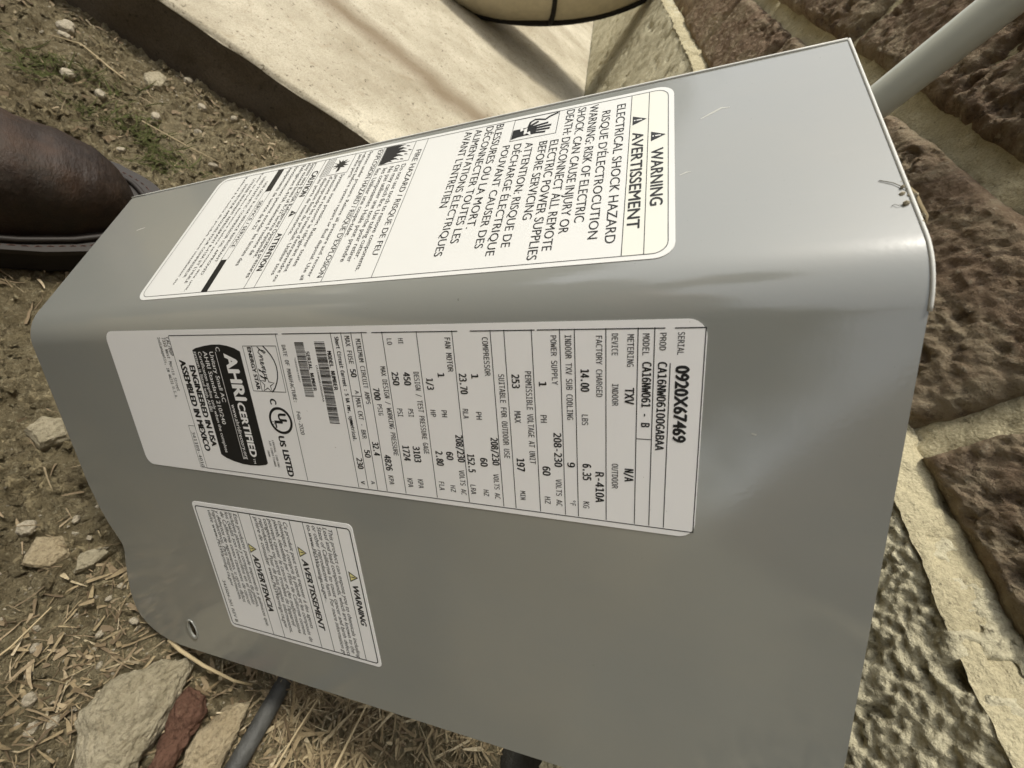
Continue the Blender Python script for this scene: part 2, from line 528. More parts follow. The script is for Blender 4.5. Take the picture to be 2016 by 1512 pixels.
# sloping mortar fillet between the foundation and the first course
def wash_mesh():
    nx, nv = 900, 22
    XX, VV = np.meshgrid(np.linspace(-1.3, 0.22, nx), np.linspace(0, 1, nv), indexing='ij')
    x, v = XX.ravel(), VV.ravel()
    p = np.column_stack([x, v * 0.03])
    y = (FY - WY) - 0.0012 + (0.0165) * v + 0.0018 * fbm(col3(p, 34), 4) + 0.0012 * fbm(col3(p, 240), 3, 0.7)
    z = 0.3335 + 0.0135 * v ** 0.8 + 0.0022 * fbm(col3(np.column_stack([x, v * 0.004]), 26, 3.0), 4) + 0.0014 * fbm(col3(p, 150), 4, 0.65) - 0.0016 * np.clip(fbm(col3(p, 70, 4.0), 3) - 0.15, 0, 1) * 4
    return grid_mesh('mortar_fillet', np.column_stack([x, y, z]), nx, nv, True, True)
link('mortar_fillet', wash_mesh(), M_mortar, wall)

def brick_mesh(L, H, seed, fine):
    """rough-faced brick; its face looks along -y, its origin at the middle of the underside"""
    nx, nz = (140, 52) if fine else (9, 4)
    XX, ZZ = np.meshgrid(np.linspace(-0.5, 0.5, nx), np.linspace(0, 1, nz), indexing='ij')
    u, v = XX.ravel(), ZZ.ravel()
    p = np.column_stack([u * L, v * H])
    e = np.minimum((0.5 - np.abs(u)) * L, np.minimum(v, 1 - v) * H)            # distance from the arris
    x = u * L + 0.0022 * fbm(col3(np.column_stack([v * H, np.sign(u) * 3 + seed]), 60, seed), 3) * (np.abs(u) > 0.49)
    z = v * H + 0.0020 * fbm(col3(p, 45, seed + 0.5), 4) * np.where(v > 0.5, v, 1 - v)
    q = np.column_stack([p[:, 0] * 55, p[:, 1] * 80, np.full(len(p), seed * 3.7)])
    y = -0.0020 * fbm(q * 0.7, 4, 0.55) - 0.0014 * np.abs(fbm(q * 2.3 + 9, 4, 0.7)) - 0.0014 * fbm(col3(p, 330, seed), 2, 0.7) - 0.0012
    gouge = np.clip(fbm(col3(p, 30, seed * 1.9), 6, 0.68) - 0.20, 0, 1)
    y = y + 0.020 * gouge
    y = y + 0.006 * np.clip(1 - e / (0.0045 + 0.004 * (vnoise(col3(p, 50, seed)) + 0.5)), 0, 1) ** 2
    V = np.column_stack([x, y, z])
    # fold the rim back into the wall so that the brick has sides
    idx = np.arange(nx * nz).reshape(nx, nz)
    rim = list(idx[:, 0]) + list(idx[-1, 1:]) + list(idx[-2::-1, -1]) + list(idx[0, -2:0:-1])
    back = V[rim].copy(); back[:, 1] = 0.05
    F = []
    for i in range(nx - 1):
        for j in range(nz - 1):
            F.append((idx[i, j], idx[i + 1, j], idx[i + 1, j + 1], idx[i, j + 1]))
    n0, R = nx * nz, len(rim)
    for k in range(R):
        F.append((rim[(k + 1) % R], rim[k], n0 + k, n0 + (k + 1) % R))
    return new_mesh('brick', np.vstack([V, back]), [tuple(int(a) for a in f) for f in F], True)

coarse = [brick_mesh(PITCH - JNT, BRH, 40 + k, False) for k in range(4)]
for crs in range(4):
    z0 = BED0 + crs * (BRH + JNT)
    xj = -0.1165 + (0.5 * PITCH if crs % 2 else 0.0)
    for k in range(-9, 3):
        xc = xj + (k + 0.5) * PITCH
        fine = crs < 3 and -0.95 < xc < 0.16
        me = brick_mesh(PITCH - JNT, BRH, 3.1 * crs + 1.7 * (k + 9) + 0.3, True) if fine else coarse[(k + crs) % 4]
        o = link('brick', me, M_brick, wall)
        o.location = (xc + random.uniform(-0.001, 0.001), random.uniform(-0.002, 0.001), z0)
        o.rotation_euler = (0, random.uniform(-0.006, 0.006), 0)
# the rest of the wall, too high or too far along to be in the picture
t = NT('brickwork')
bt = t.n('ShaderNodeTexBrick')
bt.inputs['Color1'].default_value = (0.15, 0.075, 0.05, 1); bt.inputs['Color2'].default_value = (0.22, 0.13, 0.09, 1)
bt.inputs['Mortar'].default_value = (0.45, 0.40, 0.28, 1)
bt.inputs['Scale'].default_value = 1.0
bt.inputs['Brick Width'].default_value = PITCH; bt.inputs['Row Height'].default_value = BRH + JNT; bt.inputs['Mortar Size'].default_value = JNT / 2
mp = t.n('ShaderNodeMapping'); mp.inputs['Rotation'].default_value = (math.radians(90), 0, 0)
tc = t.n('ShaderNodeTexCoord'); t.l(tc.outputs['Object'], mp.inputs[0]); t.l(mp.outputs[0], bt.inputs['Vector'])
M_bw = t.fin(bt.outputs[0], 0.92, t.bump(t.noise(60, 5), 0.5, 0.004), 0.2)
for (x0, x1, z0, z1) in ((-6.0, 4.0, 0.702, 2.6), (-6.0, -2.13, BED0 + 0.003, 0.70), (0.57, 4.0, BED0 + 0.003, 0.70)):
    b = bmesh.new()
    bmesh.ops.create_cube(b, size=1.0, matrix=Matrix.Translation(((x0 + x1) / 2, 0.10, (z0 + z1) / 2)) @ Matrix.Diagonal((x1 - x0, 0.2, z1 - z0, 1)))
    bm_link('brickwork', b, M_bw, wall)
b = bmesh.new()
bmesh.ops.create_cube(b, size=1.0, matrix=Matrix.Translation((-1.0, 0.13, 0.32)) @ Matrix.Diagonal((10.0, 0.15, 0.78, 1)))
bm_link('backing', b, M_found, wall)

# ------------------------------------------------------------------ steel service panel
U = 0.13                                                     # panel grid unit in metres
PHI = math.radians(43.984)
PR = Matrix(((0.06866345, 0.55430573, -0.82947603), (0.68589845, 0.57753159, 0.44271952), (0.72445058, -0.59933497, -0.34054214)))
PT = Vector((-0.10105465, 0.02035361, 0.30512087))           # where the fold line crosses s = 0
BASE = Vector((-1.72, 1.557, 0.0)) * U                       # the corner that stands on the dirt
panel = bpy.data.objects.new('service_panel', None); COL.objects.link(panel)
panel.matrix_world = Matrix.Translation(PT + PR @ BASE) @ PR.to_4x4()
tag(panel, 'grey folded sheet-metal service panel with three white labels leaning against the wall', 'metal panel')

SMIN = [(-9, -1.982), (0.70, -1.980), (0.83, -1.962), (0.91, -1.940), (0.956, -1.917), (1.0, -1.900), (1.021, -1.896), (1.05, -1.902),
        (1.094, -1.922), (1.218, -1.966), (1.30, -1.986), (1.343, -1.991), (1.40, -1.990), (1.434, -1.980), (1.47, -1.955), (1.503, -1.918),
        (1.53, -1.872), (1.548, -1.81), (1.557, -1.72)]
SMAX = [(-9, 0.880), (1.2, 0.885), (1.25, 0.882), (1.30, 0.868), (1.38, 0.825), (1.45, 0.78), (1.52, 0.73), (1.557, 0.69)]
LT = 0.08
RB = LT / math.tan(PHI / 2)
prof = []                                                    # (developed t, y, z, inward normal y, z)
for q in np.linspace(0.763, LT, 16):
    prof.append((-q, -q * math.cos(PHI), q * math.sin(PHI), math.sin(PHI), math.cos(PHI)))
for a in np.linspace(PHI, 0, 15)[1:]:
    prof.append((0.0, LT - RB * math.sin(a), RB - RB * math.cos(a), math.sin(a), math.cos(a)))
for tt in sorted(set(list(np.linspace(LT, 1.2, 40)[1:]) + list(np.linspace(1.2, 1.557, 34)) + [k[0] for k in SMIN if 0.8 < k[0]])):
    prof.append((tt, tt, 0.0, 0.0, 1.0))
NS, TH = 60, 0.0010
P = np.array(prof)
s0 = np.interp(P[:, 0], [k[0] for k in SMIN], [k[1] for k in SMIN])
s1 = np.interp(P[:, 0], [k[0] for k in SMAX], [k[1] for k in SMAX])
nP = len(P)
front, back = [], []
for i in range(nP):
    ss = np.linspace(s0[i], s1[i], NS)
    for s in ss:
        v = np.array([s, P[i, 1], P[i, 2]]) * U - np.array(BASE)
        front.append(v)
        back.append(v + np.array([0, P[i, 3], P[i, 4]]) * TH)
V = np.array(front + back)
F = []
off = nP * NS
for i in range(nP - 1):
    for j in range(NS - 1):
        a, b_, c_, d_ = i * NS + j, (i + 1) * NS + j, (i + 1) * NS + j + 1, i * NS + j + 1
        F.append((a, b_, c_, d_))
        F.append((off + d_, off + c_, off + b_, off + a))
for i in range(nP - 1):
    for j in (0, NS - 1):
        a, b_ = i * NS + j, (i + 1) * NS + j
        F.append((a, off + a, off + b_, b_) if j == 0 else (b_, off + b_, off + a, a))
for j in range(NS - 1):
    for i in (0, nP - 1):
        a, b_ = i * NS + j, i * NS + j + 1
        F.append((b_, off + b_, off + a, a) if i == 0 else (a, off + a, off + b_, b_))
bm = bmesh.new()
bv = [bm.verts.new(tuple(v)) for v in V]
for f in F:
    bm.faces.new([bv[k] for k in f])
bmesh.ops.recalc_face_normals(bm, faces=bm.faces[:])
me = bpy.data.meshes.new('sheet')
bm.to_mesh(me); bm.free()
sheet = link('sheet', me, M_steel, panel)
# oval screw slot cut through the corner
hc = Vector((-1.605, 1.428, 0.0)) * U - BASE
def oval(n, a, b_, rot):
    return [(math.cos(rot) * a * math.cos(k) - math.sin(rot) * b_ * math.sin(k), math.sin(rot) * a * math.cos(k) + math.cos(rot) * b_ * math.sin(k))
            for k in np.linspace(0, 2 * math.pi, n, endpoint=False)]
bm = bmesh.new()
ring = oval(24, 0.0030, 0.0062, 0.12)
lo = [bm.verts.new((hc.x + x, hc.y + y, -0.004)) for x, y in ring]
hi = [bm.verts.new((hc.x + x, hc.y + y, 0.006)) for x, y in ring]
bm.faces.new(lo[::-1]); bm.faces.new(hi)
for k in range(24):
    bm.faces.new((lo[k], lo[(k + 1) % 24], hi[(k + 1) % 24], hi[k]))
cut = bm_link('cutter', bm, M_hole, panel)
mod = sheet.modifiers.new('slot', 'BOOLEAN'); mod.object = cut; mod.operation = 'DIFFERENCE'; mod.solver = 'EXACT'
bpy.context.view_layer.update()
me2 = bpy.data.meshes.new_from_object(sheet.evaluated_get(bpy.context.evaluated_depsgraph_get()))
sheet.modifiers.clear()
sheet.data = me2
bpy.data.objects.remove(cut, do_unlink=True)
me2.polygons.foreach_set('use_smooth', [True] * len(me2.polygons))
try:
    me2.set_sharp_from_angle(angle=math.radians(35))
except Exception:
    pass
# pressed lip round the slot
ro, ri = oval(24, 0.0044, 0.0078, 0.12), oval(24, 0.0031, 0.0063, 0.12)
V = [(hc.x + x, hc.y + y, -0.00005) for x, y in ro] + [(hc.x + x * 0.9 + xi * 0.1, hc.y + y * 0.9 + yi * 0.1, -0.0006) for (x, y), (xi, yi) in zip(ro, ri)] + [(hc.x + x, hc.y + y, -0.0001) for x, y in ri]
F = [(r * 24 + k, r * 24 + (k + 1) % 24, (r + 1) * 24 + (k + 1) % 24, (r + 1) * 24 + k) for r in range(2) for k in range(24)]
lip = link('slot_lip', new_mesh('slot_lip', V, F, True), M_steel, panel)
lip['label'] = 'pressed rim of the dark oval screw slot'

# ------------------------------------------------------------------ labels and their print
try:                                                         # the typewriter face that ships inside Blender; the built-in sans otherwise
    MONO = bpy.data.fonts.load(bpy.utils.system_resource('DATAFILES', path='fonts') + '/DejaVuSansMono.woff2')
except Exception:
    MONO = None
_txt = {}
def text_geo(s, off, mono=False):
    key = (s, off, mono)
    if key in _txt:
        return _txt[key]
    cu = bpy.data.curves.new('t', 'FONT')
    mono = mono and MONO is not None
    cu.body = s.replace('0', 'O') if mono else s             # the plate's zeros are plain
    cu.resolution_u = 3
    cu.offset = off
    cu.fill_mode = 'BOTH'
    if mono:
        cu.font = MONO
    o = bpy.data.objects.new('t', cu)
    COL.objects.link(o)
    bpy.context.view_layer.update()
    m = bpy.data.meshes.new_from_object(o.evaluated_get(bpy.context.evaluated_depsgraph_get()))
    co = np.empty(len(m.vertices) * 3); m.vertices.foreach_get('co', co)
    fs = [tuple(p.vertices) for p in m.polygons]
    r = (co.reshape(-1, 3)[:, :2], fs)
    bpy.data.objects.remove(o, do_unlink=True); bpy.data.curves.remove(cu); bpy.data.meshes.remove(m)
    _txt[key] = r
    return r
CAP = {m_: float(np.ptp(text_geo('H', 0.0, m_)[0][:, 1])) for m_ in (False, True)}

class Print:
    """flat print collected in millimetres on a label"""
    def __init__(s):
        s.v, s.f = [], []
    def add(s, v, f):
        n = len(s.v)
        s.v += [(x[0], x[1], x[2] if len(x) > 2 else 0.0) for x in v]
        s.f += [tuple(n + i for i in k) for k in f]
    def quad(s, *p):
        s.add(p, [(0, 1, 2, 3)])
    def rect(s, x0, y0, x1, y1):
        s.quad((x0, y0), (x1, y0), (x1, y1), (x0, y1))
    def poly(s, pts):
        tri = tessellate_polygon([[Vector((x, y, 0)) for x, y in pts]])
        f = []
        for t3 in tri:
            (ax, ay), (bx, by), (cx, cy) = (pts[k] for k in t3)
            f.append(tuple(t3) if (bx - ax) * (cy - ay) - (by - ay) * (cx - ax) > 0 else tuple(t3[::-1]))
        s.add(pts, f)
    def stroke(s, pts, w, closed=False):
        pts = [np.array(p, float) for p in pts]
        if closed:
            pts = pts + [pts[0]]
        n = len(pts)
        L, R = [], []
        for k in range(n):
            a, b_ = pts[max(k - 1, 0)], pts[min(k + 1, n - 1)]
            if closed and k in (0, n - 1):
                a, b_ = pts[n - 2], pts[1]
            d = b_ - a; d = d / (np.linalg.norm(d) + 1e-9)
            nn = np.array([-d[1], d[0]]) * w / 2
            L.append(pts[k] + nn); R.append(pts[k] - nn)
        s.add(L + R, [(n + k, n + k + 1, k + 1, k) for k in range(n - 1)])
    def frame(s, x0, y0, x1, y1, w):
        s.rect(x0, y0, x1, y0 + w); s.rect(x0, y1 - w, x1, y1); s.rect(x0, y0 + w, x0 + w, y1 - w); s.rect(x1 - w, y0 + w, x1, y1 - w)
    def rframe(s, x0, y0, x1, y1, r, w):
        s.stroke(rrect(x0, y0, x1, y1, r), w, True)
    def text(s, body, x0, y, x1, h, weight='r', italic=0, mono=False):
        mono = mono and weight != 'b'
        fat = {'r': 0.010, 'm': 0.030, 'b': 0.046}[weight] * h / 0.7
        co, f = text_geo(body, 0.0, mono)
        if not len(co):
            return
        sy = h / CAP[mono]
        sx = sy if body == '1' else (x1 - x0) / max(np.ptp(co[:, 0]), 1e-6)
        X = x0 + (co[:, 0] - co[:, 0].min()) * sx
        Y = y + co[:, 1] * sy
        if italic:
            X = X + 0.2 * (Y - y)
        # heavier weights: the outline printed again a hair to each side, on its own level
        for k, (ax, ay) in enumerate(((-0.5, 0.0), (0.5, 0.0)) if weight == 'r' else ((-1, -0.5), (0, 0.5), (1, -0.5), (0, 0))):
            s.add(np.column_stack([X + ax * fat, Y + ay * fat, np.full(len(X), k * 1.5e-6)]), f)
    def build(s, name, mat, parent, z):
        return link(name, new_mesh(name, [(x * 0.001, y * 0.001, z + dz) for x, y, dz in s.v], s.f), mat, parent)

def rrect(x0, y0, x1, y1, r, n=7):
    out = []
    for cx, cy, a0 in ((x1 - r, y1 - r, 0), (x0 + r, y1 - r, 90), (x0 + r, y0 + r, 180), (x1 - r, y0 + r, 270)):
        for k in range(n):
            a = math.radians(a0 + 90 * k / (n - 1))
            out.append((cx + r * math.cos(a), cy + r * math.sin(a)))
    return out

def make_label(name, face, th, s_lo, v_ref, W, H, rad, mat):
    """label frame: x along the text lines, y up the panel, z off the sheet; origin at its lower left corner"""
    # (s', v') of the corner turned by th on the face, then out to the sheet
    s = math.cos(th) * s_lo - math.sin(th) * v_ref
    v = math.sin(th) * s_lo + math.cos(th) * v_ref
    es = Vector((math.cos(th), math.sin(th)))               # label y direction in (s, v)
    ev = Vector((-math.sin(th), math.cos(th)))
    if face == 1:
        to3 = lambda a: Vector((a[0], a[1], 0.0))
        ex = ev
    else:
        to3 = lambda a: Vector((a[0], -a[1] * math.cos(PHI), a[1] * math.sin(PHI)))
        ex = -ev
    X, Y = to3(ex), to3(es)
    Z = X.cross(Y)
    o3 = to3((s, v)) * U - BASE + Z * 0.00006
    me = bpy.data.meshes.new(name)
    bm = bmesh.new()
    pts = rrect(0, 0, W, H, rad)
    a = [bm.verts.new((x * 0.001, y * 0.001, 0.0)) for x, y in pts]
    b_ = [bm.verts.new((x * 0.001, y * 0.001, 0.00014)) for x, y in pts]
    bm.faces.new(b_); bm.faces.new(a[::-1])
    for k in range(len(pts)):
        bm.faces.new((a[k], a[(k + 1) % len(pts)], b_[(k + 1) % len(pts)], b_[k]))
    bm.to_mesh(me); bm.free()
    o = link(name, me, mat, panel)
    o.matrix_local = Matrix.Translation(o3) @ Matrix((X, Y, Z)).transposed().to_4x4()
    return o
ZP = 0.00020                                                  # print sits on top of the film
RD = math.radians

TEXT_RATING = [
    ('SERIAL', 3.63, 253.87, 10.06, 1.72, 'r'),
    ('0920X67469', 13.37, 253.72, 36.66, 3.5, 'b'),
    ('PROD', 3.78, 249.11, 8.79, 1.73, 'r'),
    ('CA16NW06100GABAA', 12.26, 248.89, 39.85, 2.38, 'm'),
    ('MODEL', 3.93, 244.51, 10.28, 1.86, 'r'),
    ('CA16NW061 - B', 12.3, 244.61, 32.5, 2.42, 'm'),
    ('METERING', 4.1, 240.28, 13.7, 1.83, 'r'),
    ('TXV', 20.28, 239.78, 25.36, 2.57, 'm'),
    ('N/A', 47.11, 240.0, 51.51, 2.63, 'm'),
    ('DEVICE', 3.83, 235.84, 10.33, 1.78, 'r'),
    ('INDOOR', 19.15, 235.97, 26.15, 1.84, 'r'),
    ('OUTDOOR', 45.69, 235.95, 54.58, 1.95, 'r'),
    ('FACTORY CHARGED', 4.44, 231.23, 23.43, 1.85, 'r'),
    ('R-410A', 49.25, 230.78, 60.31, 2.64, 'm'),
    ('14.00', 14.83, 226.54, 21.82, 2.5, 'm'),
    ('LBS', 29.52, 226.63, 33.04, 1.97, 'r'),
    ('6.35', 46.72, 226.65, 52.53, 2.67, 'm'),
    ('KG', 60.65, 226.59, 63.17, 1.99, 'r'),
    ('INDOOR TXV SUB COOLING', 4.11, 221.91, 31.51, 1.96, 'r'),
    ('9', 46.68, 221.63, 48.32, 2.38, 'm'),
    ('°F', 60.82, 222.05, 62.83, 1.93, 'r'),
    ('POWER SUPPLY', 4.2, 217.41, 19.93, 1.88, 'r'),
    ('208-230', 36.51, 217.24, 48.6, 2.51, 'm'),
    ('VOLTS AC', 53.3, 217.35, 63.61, 1.97, 'r'),
    ('1', 19.16, 213.08, 20.3, 2.44, 'm'),
    ('PH', 30.42, 213.06, 33.02, 2.1, 'r'),
    ('60', 49.03, 212.99, 52.29, 2.6, 'm'),
    ('HZ', 60.56, 213.2, 63.31, 2.02, 'r'),
    ('PERMISSIBLE VOLTAGE AT UNIT', 15.72, 208.57, 48.43, 2.05, 'r'),
    ('253', 16.9, 203.98, 21.44, 2.55, 'm'),
    ('MAX', 29.5, 204.06, 33.69, 2.2, 'r'),
    ('197', 46.91, 203.83, 51.58, 2.71, 'm'),
    ('MIN', 59.47, 204.31, 62.92, 1.88, 'r'),
    ('SUITABLE FOR OUTDOOR USE', 16.89, 199.32, 47.18, 2.05, 'r'),
    ('COMPRESSOR', 4.54, 194.6, 17.55, 2.01, 'r'),
    ('208/230', 39.93, 194.7, 50.29, 2.55, 'm'),
    ('VOLTS AC', 53.84, 194.54, 63.86, 1.99, 'r'),
    ('1', 17.09, 189.58, 18.17, 2.48, 'm'),
    ('PH', 30.57, 189.99, 33.31, 2.04, 'r'),
    ('60', 48.05, 190.01, 51.25, 2.63, 'm'),
    ('HZ', 60.74, 190.13, 63.31, 2.04, 'r'),
    ('23.70', 17.04, 184.99, 24.17, 2.65, 'm'),
    ('RLA', 29.68, 185.0, 33.25, 2.08, 'r'),
    ('152.5', 47.07, 184.99, 54.1, 2.69, 'm'),
    ('LRA', 59.31, 185.02, 63.25, 2.09, 'r'),
    ('FAN MOTOR', 4.55, 180.91, 16.41, 2.14, 'r'),
    ('208/230', 39.91, 181.05, 50.44, 2.71, 'm'),
    ('VOLTS AC', 53.78, 180.93, 63.97, 2.12, 'r'),
    ('1', 16.97, 176.79, 18.04, 2.52, 'm'),
    ('PH', 30.67, 176.52, 33.18, 2.16, 'r'),
    ('60', 46.87, 176.54, 49.93, 2.67, 'm'),
    ('HZ', 60.59, 176.64, 63.35, 2.06, 'r'),
    ('1/3', 19.02, 172.03, 23.05, 2.59, 'm'),
    ('HP', 30.74, 172.06, 33.33, 2.1, 'r'),
    ('2.80', 46.99, 172.07, 52.7, 2.85, 'm'),
    ('FLA', 59.57, 171.86, 63.2, 2.21, 'r'),
    ('DESIGN / TEST PRESSURE GAGE', 16.67, 167.12, 48.45, 2.15, 'r'),
    ('HI', 4.63, 162.68, 6.54, 1.97, 'r'),
    ('450', 17.0, 162.84, 21.68, 2.69, 'm'),
    ('PSI', 30.8, 162.66, 33.87, 2.19, 'r'),
    ('3103', 45.89, 162.52, 52.24, 2.84, 'm'),
    ('KPA', 59.65, 162.64, 63.47, 2.3, 'r'),
    ('LO', 4.69, 158.02, 6.86, 2.02, 'r'),
    ('250', 16.99, 158.0, 21.82, 2.64, 'm'),
    ('PSI', 30.93, 158.03, 34.03, 2.23, 'r'),
    ('1724', 45.99, 157.88, 52.13, 2.9, 'm'),
    ('KPA', 59.72, 157.91, 63.58, 2.35, 'r'),
    ('MAX DESIGN / WORKING PRESSURE', 14.89, 153.45, 50.39, 2.16, 'r'),
    ('700', 23.29, 148.81, 27.91, 2.66, 'm'),
    ('PSIG', 29.63, 149.44, 34.08, 2.07, 'r'),
    ('4826', 50.64, 148.86, 57.22, 2.91, 'm'),
    ('KPA', 59.51, 149.28, 63.43, 2.31, 'r'),
    ('MINIMUM CIRCUIT AMPS', 4.68, 144.61, 29.71, 2.06, 'r'),
    ('32.4', 45.59, 144.19, 51.22, 2.82, 'm'),
    ('A', 62.94, 140.39, 64.42, 1.74, 'r'),
    ('MAX FUSE', 3.54, 139.84, 14.06, 2.19, 'r'),
    ('50', 16.19, 139.83, 19.18, 2.47, 'm'),
    ('A', 24.48, 140.31, 25.83, 1.63, 'r'),
    ('MAX CKT - BKR', 27.57, 139.9, 44.39, 2.17, 'r'),
    ('50', 49.32, 139.74, 52.5, 2.62, 'm'),
    ('230', 53.28, 135.14, 57.93, 2.69, 'm'),
    ('V', 63.53, 135.31, 64.96, 1.77, 'm'),
    ('Short Circuit Current : 5 kA rms, symmetrical.', 3.9, 135.27, 45.74, 1.73, 'm'),
    ('MODEL NUMBER', 9.25, 130.6, 24.69, 1.8, 'm'),
    ('CA16NW06100GABAA', 14.82, 123.75, 29.81, 0.88, 'r'),
    ('SERIAL NUMBER', 9.48, 120.23, 25.31, 1.66, 'm'),
    ('*0920X67469*', 11.81, 113.67, 22.05, 0.8, 'r'),
    ('DATE OF MANUFACTURE:', 6.83, 108.65, 30.55, 1.98, 'r'),
    ('Feb-2020', 34.74, 108.69, 44.95, 2.04, 'r'),
    ('ENERGY STAR', 7.79, 89.95, 25.86, 1.99, 'b'),
    ('C', 29.82, 95.64, 32.03, 3.24, 'b'),
    ('US', 46.69, 95.59, 51.39, 3.2, 'b'),
    ('LISTED', 53.19, 96.05, 65.71, 3.37, 'b'),
    ('CENTRAL COOLING', 48.87, 91.19, 61.94, 1.06, 'r'),
    ('AIR CONDITIONER', 49.28, 89.24, 61.88, 1.06, 'r'),
    ('380R', 53.98, 87.07, 57.19, 1.07, 'r'),
    ('ENGINEERED IN USA', 16.03, 52.37, 54.81, 3.38, 'b'),
    ('ASSEMBLED IN MEXICO', 13.55, 46.91, 57.58, 3.6, 'b'),
    ('341189-4010', 48.46, 40.86, 66.89, 2.05, 'r'),
    ('CAC/BDP', 3.23, 42.12, 11.55, 2.05, 'r'),
    ('7310 West Morris Street', 3.21, 39.63, 28.16, 1.95, 'r'),
    ('Indianapolis, IN 46231 U.S.A.', 3.18, 36.67, 31.81, 1.82, 'r'),
]
TEXT_BADGE = [
    ('AHRI', 10.73, 75.83, 30.9, 6.56, 'b'),
    ('CERTIFIED', 32.4, 76.09, 58.0, 3.96, 'b'),
    ('TM', 58.98, 77.01, 61.47, 1.26, 'r'),
    ('www.ahridirectory.org', 33.34, 72.15, 59.77, 2.23, 'r'),
    ('C', 7.68, 71.66, 9.45, 2.31, 'r'),
    ('Unitary Small AC', 9.7, 67.3, 32.31, 2.3, 'r'),
    ('AHRI Standard 210/240', 9.46, 63.5, 43.13, 2.3, 'r'),
    ('Certification applies only when the complete', 9.72, 60.34, 57.47, 1.93, 'r'),
    ('system is listed with AHRI', 9.63, 57.72, 37.24, 1.84, 'r'),
]
TEXT_WARNING = [
    ('WARNING', 36.26, 229.93, 63.97, 3.68, 'm'),
    ('AVERTISSEMENT', 25.56, 223.39, 72.97, 3.66, 'm'),
    ('ELECTRICAL SHOCK HAZARD', 6.19, 217.07, 78.2, 3.17, 'r'),
    ("RISQUE D'ÉLECTROCUTION", 8.48, 211.66, 75.65, 3.08, 'r'),
    ('WARNING: RISK OF ELECTRIC', 2.89, 206.64, 67.5, 3.23, 'r'),
    ('SHOCK. CAN CAUSE INJURY OR', 3.07, 201.94, 71.92, 3.19, 'r'),
    ('DEATH: DISCONNECT ALL REMOTE', 2.94, 197.34, 78.69, 3.23, 'r'),
    ('ELECTRIC POWER SUPPLIES', 20.86, 192.81, 82.19, 3.3, 'r'),
    ('BEFORE SERVICING', 20.4, 188.34, 63.27, 3.27, 'r'),
    ('ATTENTION: RISQUE DE', 19.37, 182.69, 75.36, 3.18, 'r'),
    ('DÉCHARGE ÉLECTRIQUE', 19.1, 177.77, 78.6, 3.15, 'r'),
    ('POUVANT CAUSER DES', 18.78, 172.8, 74.6, 3.15, 'r'),
    ('BLESSURES OU LA MORT.', 2.78, 167.17, 64.17, 3.36, 'r'),
    ('DÉCONNECTER TOUTES LES', 2.89, 162.5, 70.83, 3.3, 'r'),
    ('ALIMENTATIONS ÉLECTRIQUES', 3.31, 157.47, 76.48, 3.25, 'r'),
    ("AVANT L'ENTRETIEN", 3.37, 152.58, 50.77, 3.44, 'r'),
    ('FIRE HAZARD / RISQUE DE FEU', 9.19, 129.56, 72.33, 2.74, 'r'),
    ('Do not use torch to remove components.', 17.77, 124.81, 79.88, 2.21, 'r'),
    ('Oil may catch fire. Use tubing cutter.', 17.73, 121.69, 73.39, 2.25, 'r'),
    ('Ne pas utiliser une torche pour retirer', 18.02, 118.5, 74.78, 2.28, 'r'),
    ('les composantes. Huile peut prendre', 18.33, 115.19, 74.23, 2.31, 'r'),
    ('feu. Utiliser une coupe-tube.', 17.56, 111.48, 60.09, 2.27, 'r'),
    ("EXPLOSION HAZARD / RISQUE D'EXPLOSION", 3.27, 107.16, 81.44, 2.62, 'r'),
    ('System under pressure. Relieve all pressure and recover', 2.83, 101.99, 80.75, 1.88, 'r'),
    ('refrigerant before system repairs or final disposal. Use all', 2.79, 98.57, 81.9, 1.9, 'r'),
    ('service ports.', 3.34, 96.1, 20.82, 1.99, 'r'),
    ('Système sous pression. Relever toutes', 16.47, 90.98, 73.98, 2.08, 'r'),
    ('pressions et recouvrir le réfrigérant avant', 16.7, 87.4, 76.58, 2.11, 'r'),
    ("d'entreprendre les travaux d'entreprendre ou", 16.74, 84.15, 81.28, 2.12, 'r'),
    ('disposition finale du produit. Utiliser tous', 17.14, 81.02, 77.62, 2.09, 'r'),
    ('les ports de maintenance.', 16.99, 77.85, 54.25, 2.1, 'r'),
    ('CAUTION', 9.94, 70.9, 28.19, 3.5, 'm'),
    ('ATTENTION', 52.29, 70.9, 74.36, 3.16, 'm'),
    ('System uses R-410A Refrigerant Operating pressures', 2.35, 66.67, 77.83, 2.32, 'r'),
    ('may exceed limits of R-22 service equipment.', 2.29, 63.91, 66.12, 2.23, 'r'),
    ('Réfrigérant R-410A seulement Pressions de', 2.84, 60.15, 64.18, 2.27, 'r'),
    ('fonctionnement peuvent excéder les limites des', 2.45, 55.56, 69.86, 2.22, 'r'),
    ('équipements de service de R-22', 2.57, 51.48, 47.17, 2.31, 'r'),
    ('SERVICE / SERVICE', 25.98, 44.4, 57.53, 2.34, 'r'),
    ('USE ONLY R-410A SERVICE REFRIGERANT', 10.56, 39.4, 65.97, 1.69, 'r'),
    ('Refer to product literature before servicing this unit.', 1.75, 31.6, 82.5, 1.44, 'r'),
    ('USES SYNTHETIC COMPRESSOR OIL APPROVED', 5.82, 35.4, 73.18, 1.73, 'r'),
    ("UTILISER SEULEMENT REFRIGERANT R-410A ET L'HUILE", 5.53, 27.8, 77.47, 1.78, 'r'),
    ('SYNTHETIQUE APPROUVEE POUR COMPRESSEUR', 8.93, 24.0, 73.83, 1.72, 'r'),
    ('Référez à la notice du produit avant installation ou', 2.7, 20.2, 77.55, 1.53, 'r'),
]
